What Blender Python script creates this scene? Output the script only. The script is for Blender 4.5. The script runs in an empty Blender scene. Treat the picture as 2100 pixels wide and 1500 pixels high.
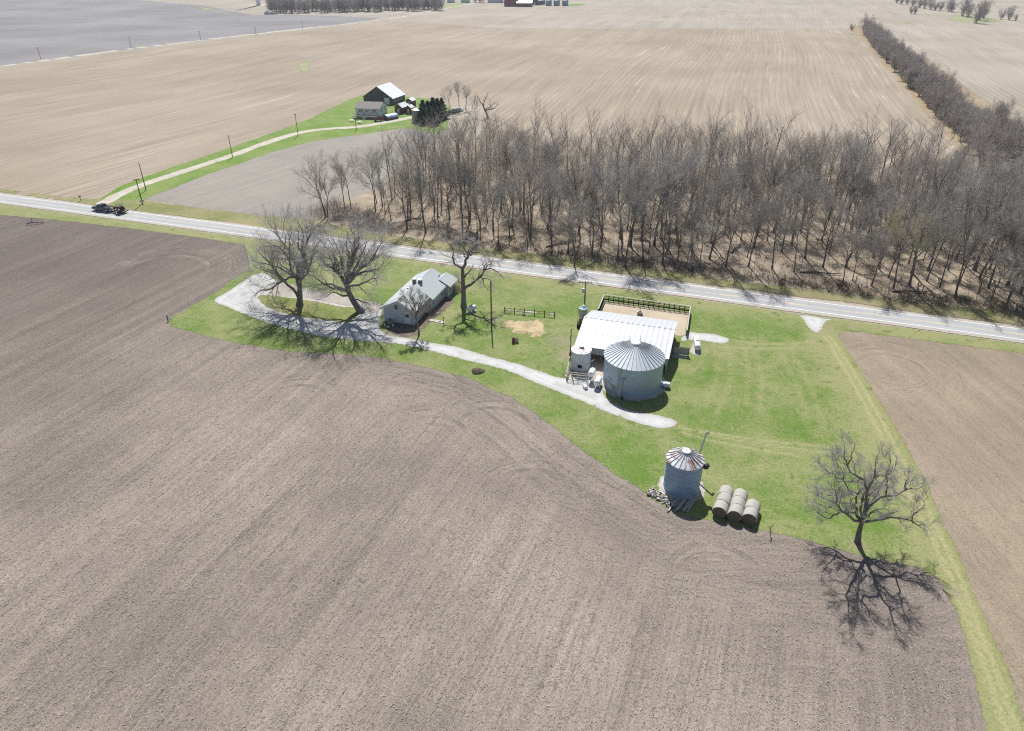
import bpy, bmesh, math, random
import numpy as np
from mathutils import Vector, Matrix
from mathutils.geometry import delaunay_2d_cdt

# ---------------------------------------------------------------- camera, sky, sun, exposure
S = bpy.context.scene
COL = S.collection
FPX, PITCH, CAMH = 1445.0, math.radians(30.5), 60.0      # focal length in pixels of a 2100 px wide frame

cam_d = bpy.data.cameras.new("camera")
cam = bpy.data.objects.new("camera", cam_d)
COL.objects.link(cam)
cam.location = (0, 0, CAMH)
cam.rotation_euler = (math.pi / 2 - PITCH, 0, 0)
cam_d.sensor_fit = 'HORIZONTAL'
cam_d.sensor_width = 36.0
cam_d.lens = 36.0 * FPX / 2100.0
cam_d.clip_start = 0.5
cam_d.clip_end = 12000
S.camera = cam

SUN_EL, SUN_AZ = math.radians(50), math.radians(-3)
W = bpy.data.worlds.new("World")
S.world = W
W.use_nodes = True
wt = W.node_tree
for n in list(wt.nodes):
    wt.nodes.remove(n)
sky = wt.nodes.new('ShaderNodeTexSky')
sky.sky_type = 'NISHITA'
sky.sun_disc = False
sky.sun_elevation = SUN_EL
sky.sun_rotation = SUN_AZ
sky.altitude = 200
sky.air_density = 1.0
sky.dust_density = 1.2
bgn = wt.nodes.new('ShaderNodeBackground')
bgn.inputs['Strength'].default_value = 0.062
wo = wt.nodes.new('ShaderNodeOutputWorld')
wt.links.new(sky.outputs[0], bgn.inputs['Color'])
wt.links.new(bgn.outputs[0], wo.inputs['Surface'])

sun_d = bpy.data.lights.new("sun", 'SUN')
sun_d.energy = 4.6
sun_d.angle = math.radians(0.53)
sun_d.color = (1.0, 0.985, 0.955)
sun = bpy.data.objects.new("sun", sun_d)
COL.objects.link(sun)
sdir = Vector((math.sin(SUN_AZ) * math.cos(SUN_EL), math.cos(SUN_AZ) * math.cos(SUN_EL), math.sin(SUN_EL)))
sun.rotation_euler = (-sdir).to_track_quat('-Z', 'Y').to_euler()
sun.location = sdir * 300

S.view_settings.view_transform = 'Standard'
S.view_settings.look = 'None'
S.view_settings.gamma = 1.0
S.view_settings.exposure = 0.36
S.render.engine = 'CYCLES'
S.cycles.max_bounces = 5
S.cycles.diffuse_bounces = 2
S.cycles.glossy_bounces = 2
S.cycles.transparent_max_bounces = 12
S.cycles.volume_bounces = 0
S.cycles.use_denoising = False
S.cycles.sample_clamp_direct = 8
S.cycles.sample_clamp_indirect = 3
S.cycles.filter_width = 1.15

rng = np.random.default_rng(7)
random.seed(7)
AZ = math.radians(17.6)                      # the whole section of land is laid out on this bearing
CE, SE = math.cos(AZ), math.sin(AZ)


# ---------------------------------------------------------------- survey: photo pixel -> point on the ground
def G(u, v, z=0.0):
    dx, dv = (u - 1050) / FPX, (v - 750) / FPX
    t = (CAMH - z) / (math.sin(PITCH) + dv * math.cos(PITCH))
    return (t * dx, t * (math.cos(PITCH) - dv * math.sin(PITCH)))


def WY(u, v, Y):                              # point seen at a pixel, on the upright plane at distance Y
    dx, dv = (u - 1050) / FPX, (v - 750) / FPX
    t = Y / (math.cos(PITCH) - dv * math.sin(PITCH))
    return (t * dx, Y, CAMH - t * (math.sin(PITCH) + dv * math.cos(PITCH)))


def gp(pts):
    return [G(*p) for p in pts]


def grid_dir(e, n):                           # local east/north of the land grid -> world offset
    return (e * CE + n * SE, -e * SE + n * CE)


# ---------------------------------------------------------------- tagging
def tag(o, label=None, cat=None, group=None, kind=None):
    if label: o["label"] = label
    if cat: o["category"] = cat
    if group: o["group"] = group
    if kind: o["kind"] = kind
    return o


def empty(name, loc, rz=0.0, label=None, cat=None, group=None):
    o = bpy.data.objects.new(name, None)
    o.empty_display_size = 0.3
    o.location = loc
    o.rotation_euler = (0, 0, rz)
    COL.objects.link(o)
    return tag(o, label, cat, group)


def link_mesh(name, me, mat, parent=None, loc=None):
    o = bpy.data.objects.new(name, me)
    COL.objects.link(o)
    if mat is not None and not me.materials:
        me.materials.append(mat)
    if parent is not None: o.parent = parent
    if loc is not None: o.location = loc
    return o


def copy_tree(o, parent=None):
    c = o.copy()
    COL.objects.link(c)
    c.parent = parent
    for ch in o.children:
        copy_tree(ch, c)
    return c


# ---------------------------------------------------------------- node helper
def lin(c):
    return tuple(((x / 255) / 12.92 if x / 255 <= 0.04045 else ((x / 255 + 0.055) / 1.055) ** 2.4) for x in c)


class Mat:
    def __init__(self, name):
        self.m = bpy.data.materials.new(name)
        self.m.use_nodes = True
        self.t = self.m.node_tree
        for n in list(self.t.nodes): self.t.nodes.remove(n)
        self.out = self.t.nodes.new('ShaderNodeOutputMaterial')

    def put(self, sock, v):
        if isinstance(v, bpy.types.NodeSocket):
            self.t.links.new(v, sock)
        elif v is not None:
            if sock.type == 'RGBA' and len(v) == 3: v = (*v, 1)
            sock.default_value = v

    def node(self, typ, **kw):
        n = self.t.nodes.new(typ)
        for k, v in kw.items(): setattr(n, k, v)
        return n

    def pos(self):
        return self.node('ShaderNodeNewGeometry').outputs['Position']

    def obj(self):
        return self.node('ShaderNodeTexCoord').outputs['Object']

    def rand(self):
        return self.node('ShaderNodeObjectInfo').outputs['Random']

    def attr(self, name):
        return self.node('ShaderNodeAttribute', attribute_name=name).outputs['Fac']

    def sep(self, v):
        n = self.node('ShaderNodeSeparateXYZ'); self.put(n.inputs[0], v)
        return n.outputs

    def comb(self, x=0.0, y=0.0, z=0.0):
        n = self.node('ShaderNodeCombineXYZ')
        for s, v in zip(n.inputs, (x, y, z)): self.put(s, v)
        return n.outputs[0]

    def vmul(self, v, s):
        n = self.node('ShaderNodeVectorMath', operation='MULTIPLY')
        self.put(n.inputs[0], v); n.inputs[1].default_value = s
        return n.outputs[0]

    def vadd(self, a, b):
        n = self.node('ShaderNodeVectorMath', operation='ADD')
        self.put(n.inputs[0], a); self.put(n.inputs[1], b)
        return n.outputs[0]

    def math(self, op, a, b=None, clamp=False):
        n = self.node('ShaderNodeMath', operation=op, use_clamp=clamp)
        self.put(n.inputs[0], a)
        if b is not None: self.put(n.inputs[1], b)
        return n.outputs[0]

    def noise(self, vec, scale, detail=3.0, rough=0.55, dist=0.0):
        n = self.node('ShaderNodeTexNoise')
        self.put(n.inputs['Vector'], vec)
        n.inputs['Scale'].default_value = scale
        n.inputs['Detail'].default_value = detail
        n.inputs['Roughness'].default_value = rough
        n.inputs['Distortion'].default_value = dist
        return n.outputs[0]

    def voro(self, vec, scale, feature='F1', rnd=1.0):
        n = self.node('ShaderNodeTexVoronoi', feature=feature)
        self.put(n.inputs['Vector'], vec)
        n.inputs['Scale'].default_value = scale
        n.inputs['Randomness'].default_value = rnd
        return n.outputs

    def step(self, v, a, b):                  # smooth 0..1 between a and b
        n = self.node('ShaderNodeMapRange', interpolation_type='SMOOTHSTEP')
        self.put(n.inputs['Value'], v)
        n.inputs['From Min'].default_value = a
        n.inputs['From Max'].default_value = b
        return n.outputs[0]

    def mix(self, f, a, b, mode='MIX'):
        n = self.node('ShaderNodeMix', data_type='RGBA', blend_type=mode)
        self.put(n.inputs[0], f); self.put(n.inputs[6], a); self.put(n.inputs[7], b)
        return n.outputs[2]

    def scale(self, col, f):
        n = self.node('ShaderNodeVectorMath', operation='SCALE')
        self.put(n.inputs[0], col); self.put(n.inputs['Scale'], f)
        return n.outputs[0]

    def bump(self, h, strength=0.5, dist=0.1):
        n = self.node('ShaderNodeBump')
        n.inputs['Strength'].default_value = strength
        n.inputs['Distance'].default_value = dist
        self.put(n.inputs['Height'], h)
        return n.outputs[0]

    def finish(self, color, rough=0.9, metal=0.0, spec=0.3, normal=None, alpha=None):
        b = self.node('ShaderNodeBsdfPrincipled')
        self.put(b.inputs['Base Color'], color)
        self.put(b.inputs['Roughness'], rough)
        self.put(b.inputs['Metallic'], metal)
        self.put(b.inputs['Specular IOR Level'], spec)
        if normal is not None: self.put(b.inputs['Normal'], normal)
        sh = b.outputs[0]
        if alpha is not None:
            tr = self.node('ShaderNodeBsdfTransparent')
            mx = self.node('ShaderNodeMixShader')
            self.put(mx.inputs[0], alpha)
            self.t.links.new(tr.outputs[0], mx.inputs[1])
            self.t.links.new(sh, mx.inputs[2])
            sh = mx.outputs[0]
        self.t.links.new(sh, self.out.inputs['Surface'])
        return self.m

    def ragged(self, w=0.9, sc=1.3):          # ragged border from the distance-to-border attribute
        e = self.attr('edge')
        n = self.noise(self.pos(), sc, 6, 0.7)
        n2 = self.math('MULTIPLY', self.math('SUBTRACT', n, 0.30), 2.2 * w)
        return self.step(self.math('SUBTRACT', e, n2), -0.04, 0.06)


def plain(name, col, rough=0.7, metal=0.0, var=0.15, sc=2.0, spec=0.3, bump=0.0, sc2=30.0):
    b = Mat(name)
    n = b.noise(b.obj(), sc, 5, 0.6)
    f = b.math('ADD', b.math('MULTIPLY', n, 2 * var), 1 - var)
    c = b.scale(col, f)
    nm = None
    if bump:
        nm = b.bump(b.noise(b.obj(), sc2, 3), bump, 0.02)
    return b.finish(c, rough, metal, spec, nm)


# ---------------------------------------------------------------- ground sheets
def resample(poly, L, closed=True):
    out = []
    n = len(poly)
    for i in range(n if closed else n - 1):
        a = np.array(poly[i]); b = np.array(poly[(i + 1) % n])
        k = max(1, int(np.linalg.norm(b - a) / L))
        for j in range(k): out.append(a + (b - a) * j / k)
    if not closed: out.append(np.array(poly[-1]))
    return np.array(out)


def smooth_poly(pts, closed=False, k=6):      # Catmull-Rom through the points
    P = [np.array(p, float) for p in pts]
    n = len(P)
    out = []
    rngi = range(n) if closed else range(n - 1)
    for i in rngi:
        p0 = P[(i - 1) % n] if closed or i > 0 else P[i]
        p1 = P[i]; p2 = P[(i + 1) % n]
        p3 = P[(i + 2) % n] if closed or i + 2 < n else p2
        for j in range(k):
            t = j / k
            out.append(0.5 * ((2 * p1) + (-p0 + p2) * t + (2 * p0 - 5 * p1 + 4 * p2 - p3) * t * t + (-p0 + 3 * p1 - 3 * p2 + p3) * t ** 3))
    if not closed: out.append(P[-1])
    return [tuple(p) for p in out]


def seg_dist(X, poly, closed=False):
    poly = np.asarray(poly, float)
    d = np.full(len(X), 1e9)
    n = len(poly)
    for i in range(n if closed else n - 1):
        a = poly[i]; b = poly[(i + 1) % n]
        ab = b - a
        t = np.clip(((X - a) @ ab) / max(1e-9, ab @ ab), 0, 1)
        q = X - a - t[:, None] * ab
        d = np.minimum(d, np.hypot(q[:, 0], q[:, 1]))
    return d


def inside(X, poly):
    poly = np.asarray(poly, float)
    c = np.zeros(len(X), bool)
    n = len(poly)
    for i in range(n):
        a = poly[i]; b = poly[(i + 1) % n]
        cond = ((a[1] > X[:, 1]) != (b[1] > X[:, 1]))
        den = b[1] - a[1]
        if abs(den) < 1e-12: continue
        xi = a[0] + (X[:, 1] - a[1]) * (b[0] - a[0]) / den
        c ^= cond & (X[:, 0] < xi)
    return c


def sheet(name, poly, z, mat, grid=2.0, jit=0.15, seg=1.0, attrs=None, kind='structure'):
    B = resample(poly, seg)
    m = len(B)
    if jit:
        nx = np.roll(B, -1, 0) - np.roll(B, 1, 0)
        nx = np.stack([nx[:, 1], -nx[:, 0]], 1) / (np.linalg.norm(nx, axis=1)[:, None] + 1e-9)
        r1 = np.interp(np.arange(m), np.arange(0, m + 8, 8), rng.normal(0, 1, len(np.arange(0, m + 8, 8))))
        B = B + nx * (r1 * jit + rng.normal(0, jit * 0.4, m))[:, None]
    lo = B.min(0); hi = B.max(0)
    gx, gy = np.meshgrid(np.arange(lo[0], hi[0], grid), np.arange(lo[1], hi[1], grid))
    I = np.stack([gx.ravel(), gy.ravel()], 1) + rng.uniform(-0.2, 0.2, (gx.size, 2)) * grid
    I = I[inside(I, B)]
    if len(I): I = I[seg_dist(I, B, True) > 0.35 * grid]
    pts = [Vector(p) for p in np.concatenate([B, I])]
    res = delaunay_2d_cdt(pts, [], [list(range(m))], 1, 1e-5)
    V = np.array([(p.x, p.y) for p in res[0]])
    me = bpy.data.meshes.new(name)
    me.from_pydata([(x, y, z) for x, y in V], [], [f if len(f) < 3 else f for f in res[2]])
    me.update()
    nrm = np.empty(len(me.polygons) * 3); me.polygons.foreach_get('normal', nrm)
    if nrm[2::3].mean() < 0: me.flip_normals()
    at = {'edge': np.minimum(seg_dist(V, B, True), 3.0)}
    if attrs: at.update(attrs(V))
    for k, a in at.items():
        la = me.attributes.new(k, 'FLOAT', 'POINT')
        la.data.foreach_set('value', np.ascontiguousarray(a, dtype=np.float32))
    o = link_mesh(name, me, mat)
    tag(o, kind=kind)
    return o


# --- outlines traced on the ground plane
ROAD_N = [np.array(G(0, 399)), np.array(G(2100, 667))]
ROAD_S = [np.array(G(0, 418)), np.array(G(2100, 705))]
RD = (ROAD_S[1] - ROAD_S[0]); RD /= np.linalg.norm(RD)
RNRM = np.array([-RD[1], RD[0]])
if RNRM[1] < 0: RNRM = -RNRM
RW = float(np.mean([(p - ROAD_S[0]) @ RNRM for p in ROAD_N]))


def rpt(s, o):                                # point s metres along the highway, o metres north of its south edge
    return tuple(ROAD_S[0] + RD * s + RNRM * o)


def road_off(X):
    return (X - ROAD_S[0]) @ RNRM


front_field = gp([(-1500, 475), (-500, 450), (-200, 428), (0, 440), (120, 452), (250, 466), (400, 486), (505, 502), (512, 552), (440, 602), (345, 657),
                  (348, 669), (420, 690), (500, 706), (600, 722), (760, 732), (850, 748), (960, 775), (1050, 815), (1120, 865), (1180, 915), (1260, 975),
                  (1310, 1003), (1345, 1030), (1400, 1060), (1450, 1068), (1560, 1090), (1660, 1112), (1760, 1140), (1880, 1165), (1925, 1190), (1960, 1250),
                  (1985, 1330), (2005, 1430), (2015, 1500), (2060, 1800), (2100, 2300)]) + [(26, 2), (-120, 2), (-420, 40), (-700, 200)]
YARD_EDGE = gp([(505, 502), (512, 552), (440, 602), (345, 657), (348, 669), (420, 690), (500, 706), (600, 722), (760, 732), (850, 748), (960, 775), (1050, 815),
                (1120, 865), (1180, 915), (1260, 975), (1310, 1003), (1345, 1030), (1400, 1060), (1450, 1068), (1560, 1090), (1660, 1112), (1760, 1140), (1880, 1165)])
right_field = gp([(1722, 688), (1735, 678), (1900, 698), (2100, 724), (2600, 800), (4200, 1000)]) + [(260, 20), (60, 2)] + \
    gp([(2300, 2300), (2180, 1750), (2112, 1500), (2078, 1400), (2037, 1300), (1992, 1200), (1950, 1090), (1900, 985), (1850, 900), (1790, 800)])
lawn_poly = [rpt(-320, 0), rpt(0, 0), rpt(120, 0), rpt(260, 0), rpt(420, 0)] + gp([(4200, 1010), (2600, 803), (2100, 727), (1900, 701), (1736, 681), (1725, 690),
             (1793, 800), (1853, 900), (1903, 985), (1953, 1090), (1995, 1200), (2040, 1300), (2081, 1400), (2115, 1500), (2185, 1750), (2310, 2300), (2090, 2300), (2050, 1800),
             (2010, 1500), (2000, 1430), (1980, 1330), (1955, 1250), (1920, 1190), (1880, 1168), (1760, 1144), (1660, 1115), (1560, 1093), (1450, 1072), (1400, 1064),
             (1345, 1034), (1310, 1007), (1258, 978), (1178, 918), (1118, 868), (1048, 818), (958, 778), (850, 751), (760, 735), (600, 725), (500, 709), (420, 693), (346, 671),
             (343, 656), (438, 600), (508, 551), (500, 503), (400, 488), (250, 468), (120, 454), (0, 442), (-200, 430)]) + [rpt(-320, -9)]
drive_poly = gp(smooth_poly([(512, 568), (470, 596), (437, 617), (462, 630), (500, 646), (560, 668), (640, 688), (720, 699), (800, 706), (870, 718), (950, 740), (1030, 760),
             (1100, 788), (1180, 820), (1250, 850), (1310, 872), (1350, 881), (1380, 878), (1391, 868), (1380, 859), (1340, 850), (1296, 842), (1262, 828), (1243, 812), (1237, 795), (1230, 778),
             (1200, 772), (1160, 775), (1120, 765), (1060, 745), (1000, 730), (940, 712), (880, 702), (838, 694), (800, 688), (780, 672), (783, 650), (786, 628), (740, 618), (700, 608), (640, 600), (600, 588),
             (570, 578), (545, 560)], True, 4))
island_poly = gp(smooth_poly([(524, 611), (532, 620), (545, 631), (572, 641), (600, 649), (640, 655), (690, 661), (712, 662), (728, 655), (738, 643), (735, 632), (700, 628), (650, 618), (600, 611), (560, 606), (535, 605)], True, 4))
entry_poly = gp([(1632, 643), (1640, 652), (1652, 668), (1662, 682), (1676, 687), (1688, 678), (1697, 664), (1712, 655)])
patch_poly = gp(smooth_poly([(1392, 697), (1412, 681), (1440, 683), (1472, 687), (1499, 698), (1478, 706), (1453, 702), (1417, 700), (1398, 704)], True, 3))
straw_poly = gp(smooth_poly([(1014, 672), (1030, 655), (1080, 652), (1118, 655), (1136, 673), (1126, 697), (1088, 695), (1048, 686)], True, 3))
paddock_poly = gp([(1236, 617), (1416, 641), (1408, 693), (1388, 690), (1225, 662)])
stub_field = gp([(-1200, 390), (0, 386), (120, 400), (200, 404), (236, 386), (330, 352), (450, 313), (560, 274), (640, 243), (700, 213), (745, 196), (800, 200), (870, 200), (920, 215), (1000, 215), (1000, 300),
                 (1400, 330), (1900, 330), (1955, 280), (1850, 172), (1748, 60), (1500, 60), (1250, 60), (1000, 57), (780, 42), (700, 54), (510, 75), (0, 140), (-1200, 330)])
lane_field = gp([(303, 408), (330, 395), (430, 355), (560, 310), (640, 288), (740, 274), (830, 262), (900, 275), (960, 330), (800, 440), (640, 444), (560, 441), (430, 428)])
farm_lawn = gp([(196, 412), (240, 384), (330, 350), (450, 311), (560, 272), (640, 241), (700, 211), (745, 194), (800, 196), (900, 204), (925, 222), (918, 264), (900, 277), (830, 264), (740, 276), (640, 291), (560, 313),
                (430, 358), (330, 398), (303, 410), (430, 431), (560, 444), (640, 448), (800, 490)]) + [rpt(90, RW + 2), rpt(60, RW)]
verge_n = [rpt(-320, RW), rpt(430, RW), rpt(430, RW + 9.5)] + gp([(2100, 640), (1900, 620), (1700, 596), (1500, 574), (1300, 545), (1100, 520), (900, 496), (780, 480)]) + \
    gp([(640, 449), (560, 444), (430, 431), (300, 410), (196, 408), (120, 402), (0, 388), (-500, 370)])
woods_floor = gp([(640, 446), (760, 470), (900, 493), (1100, 516), (1300, 541), (1500, 570), (1700, 592), (1900, 616), (2100, 636), (2600, 700), (2600, 330), (2300, 330), (2100, 326), (1960, 318), (1800, 322),
                  (1400, 318), (1000, 300), (900, 280), (850, 330), (780, 390), (700, 420)])
far_gray = gp([(-1500, 370), (0, 136), (510, 71), (700, 50), (780, 38), (700, 34), (620, 31), (520, 31), (420, 12), (280, 0)]) + [(-640, 1500), (-2400, 1500)]
row_base = gp([(1738, 58), (1794, 114), (1853, 182), (1905, 240), (1949, 288), (1960, 320), (2100, 330), (2500, 400), (2400, 300), (2100, 268), (2000, 190), (1900, 118), (1800, 60), (1770, 50)])


def offset(poly, d):
    P_ = np.array(poly, float)
    area = 0.5 * np.sum(P_[:, 0] * np.roll(P_[:, 1], -1) - np.roll(P_[:, 0], -1) * P_[:, 1])
    e0 = P_ - np.roll(P_, 1, 0); e1 = np.roll(P_, -1, 0) - P_
    t = e0 / (np.linalg.norm(e0, axis=1)[:, None] + 1e-9) + e1 / (np.linalg.norm(e1, axis=1)[:, None] + 1e-9)
    n = np.stack([t[:, 1], -t[:, 0]], 1); n /= np.linalg.norm(n, axis=1)[:, None] + 1e-9
    return [tuple(p) for p in P_ + n * (d if area > 0 else -d)]


# --- row coordinates for the fields: rc across the rows, al along them
def rows(theta):
    c, s = math.cos(theta), math.sin(theta)
    return lambda V: {'rc': V[:, 0] * c - V[:, 1] * s, 'al': V[:, 0] * s + V[:, 1] * c}


def front_rows(V):
    th = math.radians(22)
    c, s = math.cos(th), math.sin(th)
    rc0 = V[:, 0] * c - V[:, 1] * s
    al0 = V[:, 0] * s + V[:, 1] * c
    d = seg_dist(V, YARD_EDGE)
    w = 1 / (1 + np.exp((d - (9.5 + 0.05 * (V[:, 0] + 30).clip(0))) / 2.6))       # headland passes follow the yard edge
    w = w * (V[:, 0] > -28) * np.clip((V[:, 0] + 28) / 10, 0, 1)
    return {'rc': rc0, 'al': al0, 'hd': d, 'hw': w, 'dark': np.clip((-V[:, 0] - 10) / 70, 0, 1) * np.clip((V[:, 1] - 60) / 80, 0, 1)}


def stub_rows(V):
    th = np.radians(17.6 + 7.5 * np.clip((60 - V[:, 0]) / 300, 0, 1))
    return {'rc': V[:, 0] * np.cos(th) - V[:, 1] * np.sin(th) + (1.5 + 4 * np.clip((40 - V[:, 0]) / 150, 0, 1)) * np.sin(V[:, 1] / 60 + V[:, 0] / 90), 'al': V[:, 0] * np.sin(th) + V[:, 1] * np.cos(th)}


def tilled_mat(name, dark, light, straw, k=1.0, arcs=(), head=False, residue=0.6, rowgap=0.76):
    b = Mat(name)
    P = b.pos()
    rc, al = b.attr('rc'), b.attr('al')
    if head:
        w = b.attr('hw'); hd = b.attr('hd')
        # blend of the two row systems done on the pattern value, not on the coordinate
    V = b.comb(rc, al, 0.0)

    def pattern(sx, sy, sc, det, r=0.6):
        a = b.noise(b.vmul(V, (sx, sy, 1)), sc, det, r)
        if head:
            h = b.noise(b.vadd(b.vmul(b.comb(hd, 0.0, 0.0), (sx, 0, 0)), b.vmul(P, (sy * 1.3, sy * 1.3, 0))), sc, det, r)
            a = b.math('ADD', b.math('MULTIPLY', a, b.math('SUBTRACT', 1.0, w)), b.math('MULTIPLY', h, w))
        return a
    big = b.noise(P, 0.03, 4, 0.6)
    streak = pattern(0.5, 0.015, 1.0, 5, 0.65)
    fine = pattern(2.6, 0.7, 1.0, 6, 0.75)
    grain = b.noise(P, 4.0, 6, 0.75)
    col = b.mix(b.step(big, 0.3, 0.7), dark, light)
    if head:
        col = b.mix(b.math('MULTIPLY', b.attr('dark'), 0.8), col, tuple(x * 0.60 for x in dark))
    f = b.math('ADD', b.math('MULTIPLY', b.math('SUBTRACT', streak, 0.5), 0.85 * k), 1.0)
    f = b.math('ADD', f, b.math('MULTIPLY', b.math('SUBTRACT', fine, 0.5), 1.1 * k))
    f = b.math('ADD', f, b.math('MULTIPLY', b.math('SUBTRACT', grain, 0.5), 1.7 * k))
    salt = b.noise(b.vmul(V, (11.0, 6.0, 1)), 1.0, 2, 0.8)
    f = b.math('ADD', f, b.math('MULTIPLY', b.math('SUBTRACT', salt, 0.5), 1.5 * k))
    col = b.scale(col, f)
    if head:
        hl = b.noise(b.vadd(b.comb(b.math('MULTIPLY', hd, 1.7), 0.0, 0.0), b.vmul(P, (0.035, 0.035, 0))), 1.0, 3, 0.6)
        brk = b.step(b.noise(P, 1.3, 6, 0.8), 0.40, 0.60)
        hm = b.math('MULTIPLY', b.math('MULTIPLY', b.math('SUBTRACT', 1.0, b.step(hl, 0.36, 0.47)), w), brk)
        col = b.mix(b.math('MULTIPLY', hm, 0.6), col, tuple(x * 0.45 for x in dark))
    # darker furrow lines
    fl = b.step(fine, 0.28, 0.38)
    col = b.mix(b.math('SUBTRACT', 1.0, fl), col, tuple(x * 0.42 for x in dark))
    for (cx, cy, r0, r1, half) in arcs:       # curved passes where the implement turned
        q = b.sep(P)
        dx = b.math('SUBTRACT', q[0], cx); dy = b.math('SUBTRACT', q[1], cy)
        rr = b.math('SQRT', b.math('ADD', b.math('MULTIPLY', dx, dx), b.math('MULTIPLY', dy, dy)))
        ring = b.noise(b.comb(b.math('MULTIPLY', rr, 1.9), b.math('MULTIPLY', dx, 0.05), b.math('MULTIPLY', dy, 0.05)), 1.0, 4, 0.65)
        msk = b.math('MULTIPLY', b.step(rr, r0 - 0.5, r0 + 0.5), b.math('SUBTRACT', 1.0, b.step(rr, r1 - 1, r1 + 1)))
        msk = b.math('MULTIPLY', msk, b.step(dy, half, half + 3))
        msk = b.math('MULTIPLY', msk, b.step(b.noise(P, 0.25, 3, 0.6), 0.38, 0.7))
        c2 = b.mix(b.step(ring, 0.38, 0.6), tuple(x * 0.5 for x in dark), tuple(x * 1.08 for x in light))
        col = b.mix(b.math('MULTIPLY', msk, 0.55), col, c2)
    if head:                                  # crisp passes of the tillage tool
        ln1 = b.noise(b.vmul(V, (2.9, 0.03, 1)), 1.0, 2, 0.5)
        bk = b.step(b.noise(P, 1.6, 6, 0.8), 0.42, 0.62)
        lm = b.math('MULTIPLY', b.math('MULTIPLY', b.math('SUBTRACT', 1.0, b.step(ln1, 0.36, 0.46)), b.math('SUBTRACT', 1.0, w)), bk)
        col = b.mix(b.math('MULTIPLY', lm, 0.62), col, tuple(x * 0.5 for x in dark))
        lp = b.math('MULTIPLY', b.math('MULTIPLY', b.step(ln1, 0.60, 0.70), b.math('SUBTRACT', 1.0, w)), bk)
        col = b.mix(b.math('MULTIPLY', lp, 0.55), col, tuple(x * 1.2 for x in light))
    # pale bits of stalk
    s1 = b.noise(b.vmul(V, (5.5, 2.6, 1)), 1.0, 3, 0.6)
    dens = b.math('MULTIPLY', b.math('SUBTRACT', b.noise(P, 0.12, 3), 0.5), 0.12)
    sf = b.step(b.math('ADD', s1, dens), 0.71 - 0.1 * residue, 0.78 - 0.1 * residue)
    col = b.mix(b.math('MULTIPLY', sf, 0.75), col, straw)
    # dark crumbs
    v = b.noise(P, 2.7, 2, 0.5)
    col = b.mix(b.math('MULTIPLY', b.step(v, 0.69, 0.77), 0.6), col, tuple(x * 0.35 for x in dark))
    h = b.math('ADD', b.math('MULTIPLY', grain, 0.7), fine)
    alpha = None
    return b.finish(col, 0.95, 0, 0.15, b.bump(h, 0.55, 0.12), alpha)


def stubble_mat(name, c1, c2, pale, k=1.0, ragged=False):
    b = Mat(name)
    P = b.pos()
    rc, al = b.attr('rc'), b.attr('al')
    V = b.comb(rc, al, 0.0)
    big = b.noise(P, 0.011, 4, 0.6)
    s0 = b.noise(b.vmul(V, (0.09, 0.006, 1)), 1.0, 4, 0.6)
    s1 = b.noise(b.vmul(V, (0.5, 0.012, 1)), 1.0, 5, 0.7)
    s2 = b.noise(b.vmul(V, (1.5, 0.02, 1)), 1.0, 4, 0.7)
    grain = b.noise(P, 1.6, 6, 0.8)
    col = b.mix(b.step(big, 0.3, 0.7), c1, c2)
    f = b.math('ADD', 1.0, b.math('MULTIPLY', b.math('SUBTRACT', s0, 0.5), 0.5 * k))
    f = b.math('ADD', f, b.math('MULTIPLY', b.math('SUBTRACT', s1, 0.5), 0.55 * k))
    f = b.math('ADD', f, b.math('MULTIPLY', b.math('SUBTRACT', s2, 0.5), 0.8 * k))
    f = b.math('ADD', f, b.math('MULTIPLY', b.math('SUBTRACT', grain, 0.5), 1.0 * k))
    col = b.scale(col, f)
    win = b.math('MULTIPLY', b.step(s1, 0.58, 0.68), b.step(b.noise(b.vmul(V, (0.02, 0.006, 1)), 1.0, 3), 0.42, 0.6))
    win = b.math('MULTIPLY', win, b.step(b.noise(P, 0.6, 4, 0.7), 0.3, 0.6))
    col = b.mix(b.math('MULTIPLY', win, 0.75), col, pale)
    saw = b.math('ABSOLUTE', b.math('SUBTRACT', b.math('FRACT', b.math('MULTIPLY', rc, 1 / 3.05)), 0.5))
    col = b.scale(col, b.math('SUBTRACT', 1.0, b.math('MULTIPLY', b.math('SUBTRACT', 1.0, b.step(saw, 0.08, 0.2)), 0.10 * k)))
    fl = b.step(b.noise(P, 3.5, 3, 0.6), 0.62, 0.72)
    col = b.mix(b.math('MULTIPLY', fl, 0.5), col, pale)
    return b.finish(col, 0.95, 0, 0.1, b.bump(grain, 0.4, 0.12))


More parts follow.
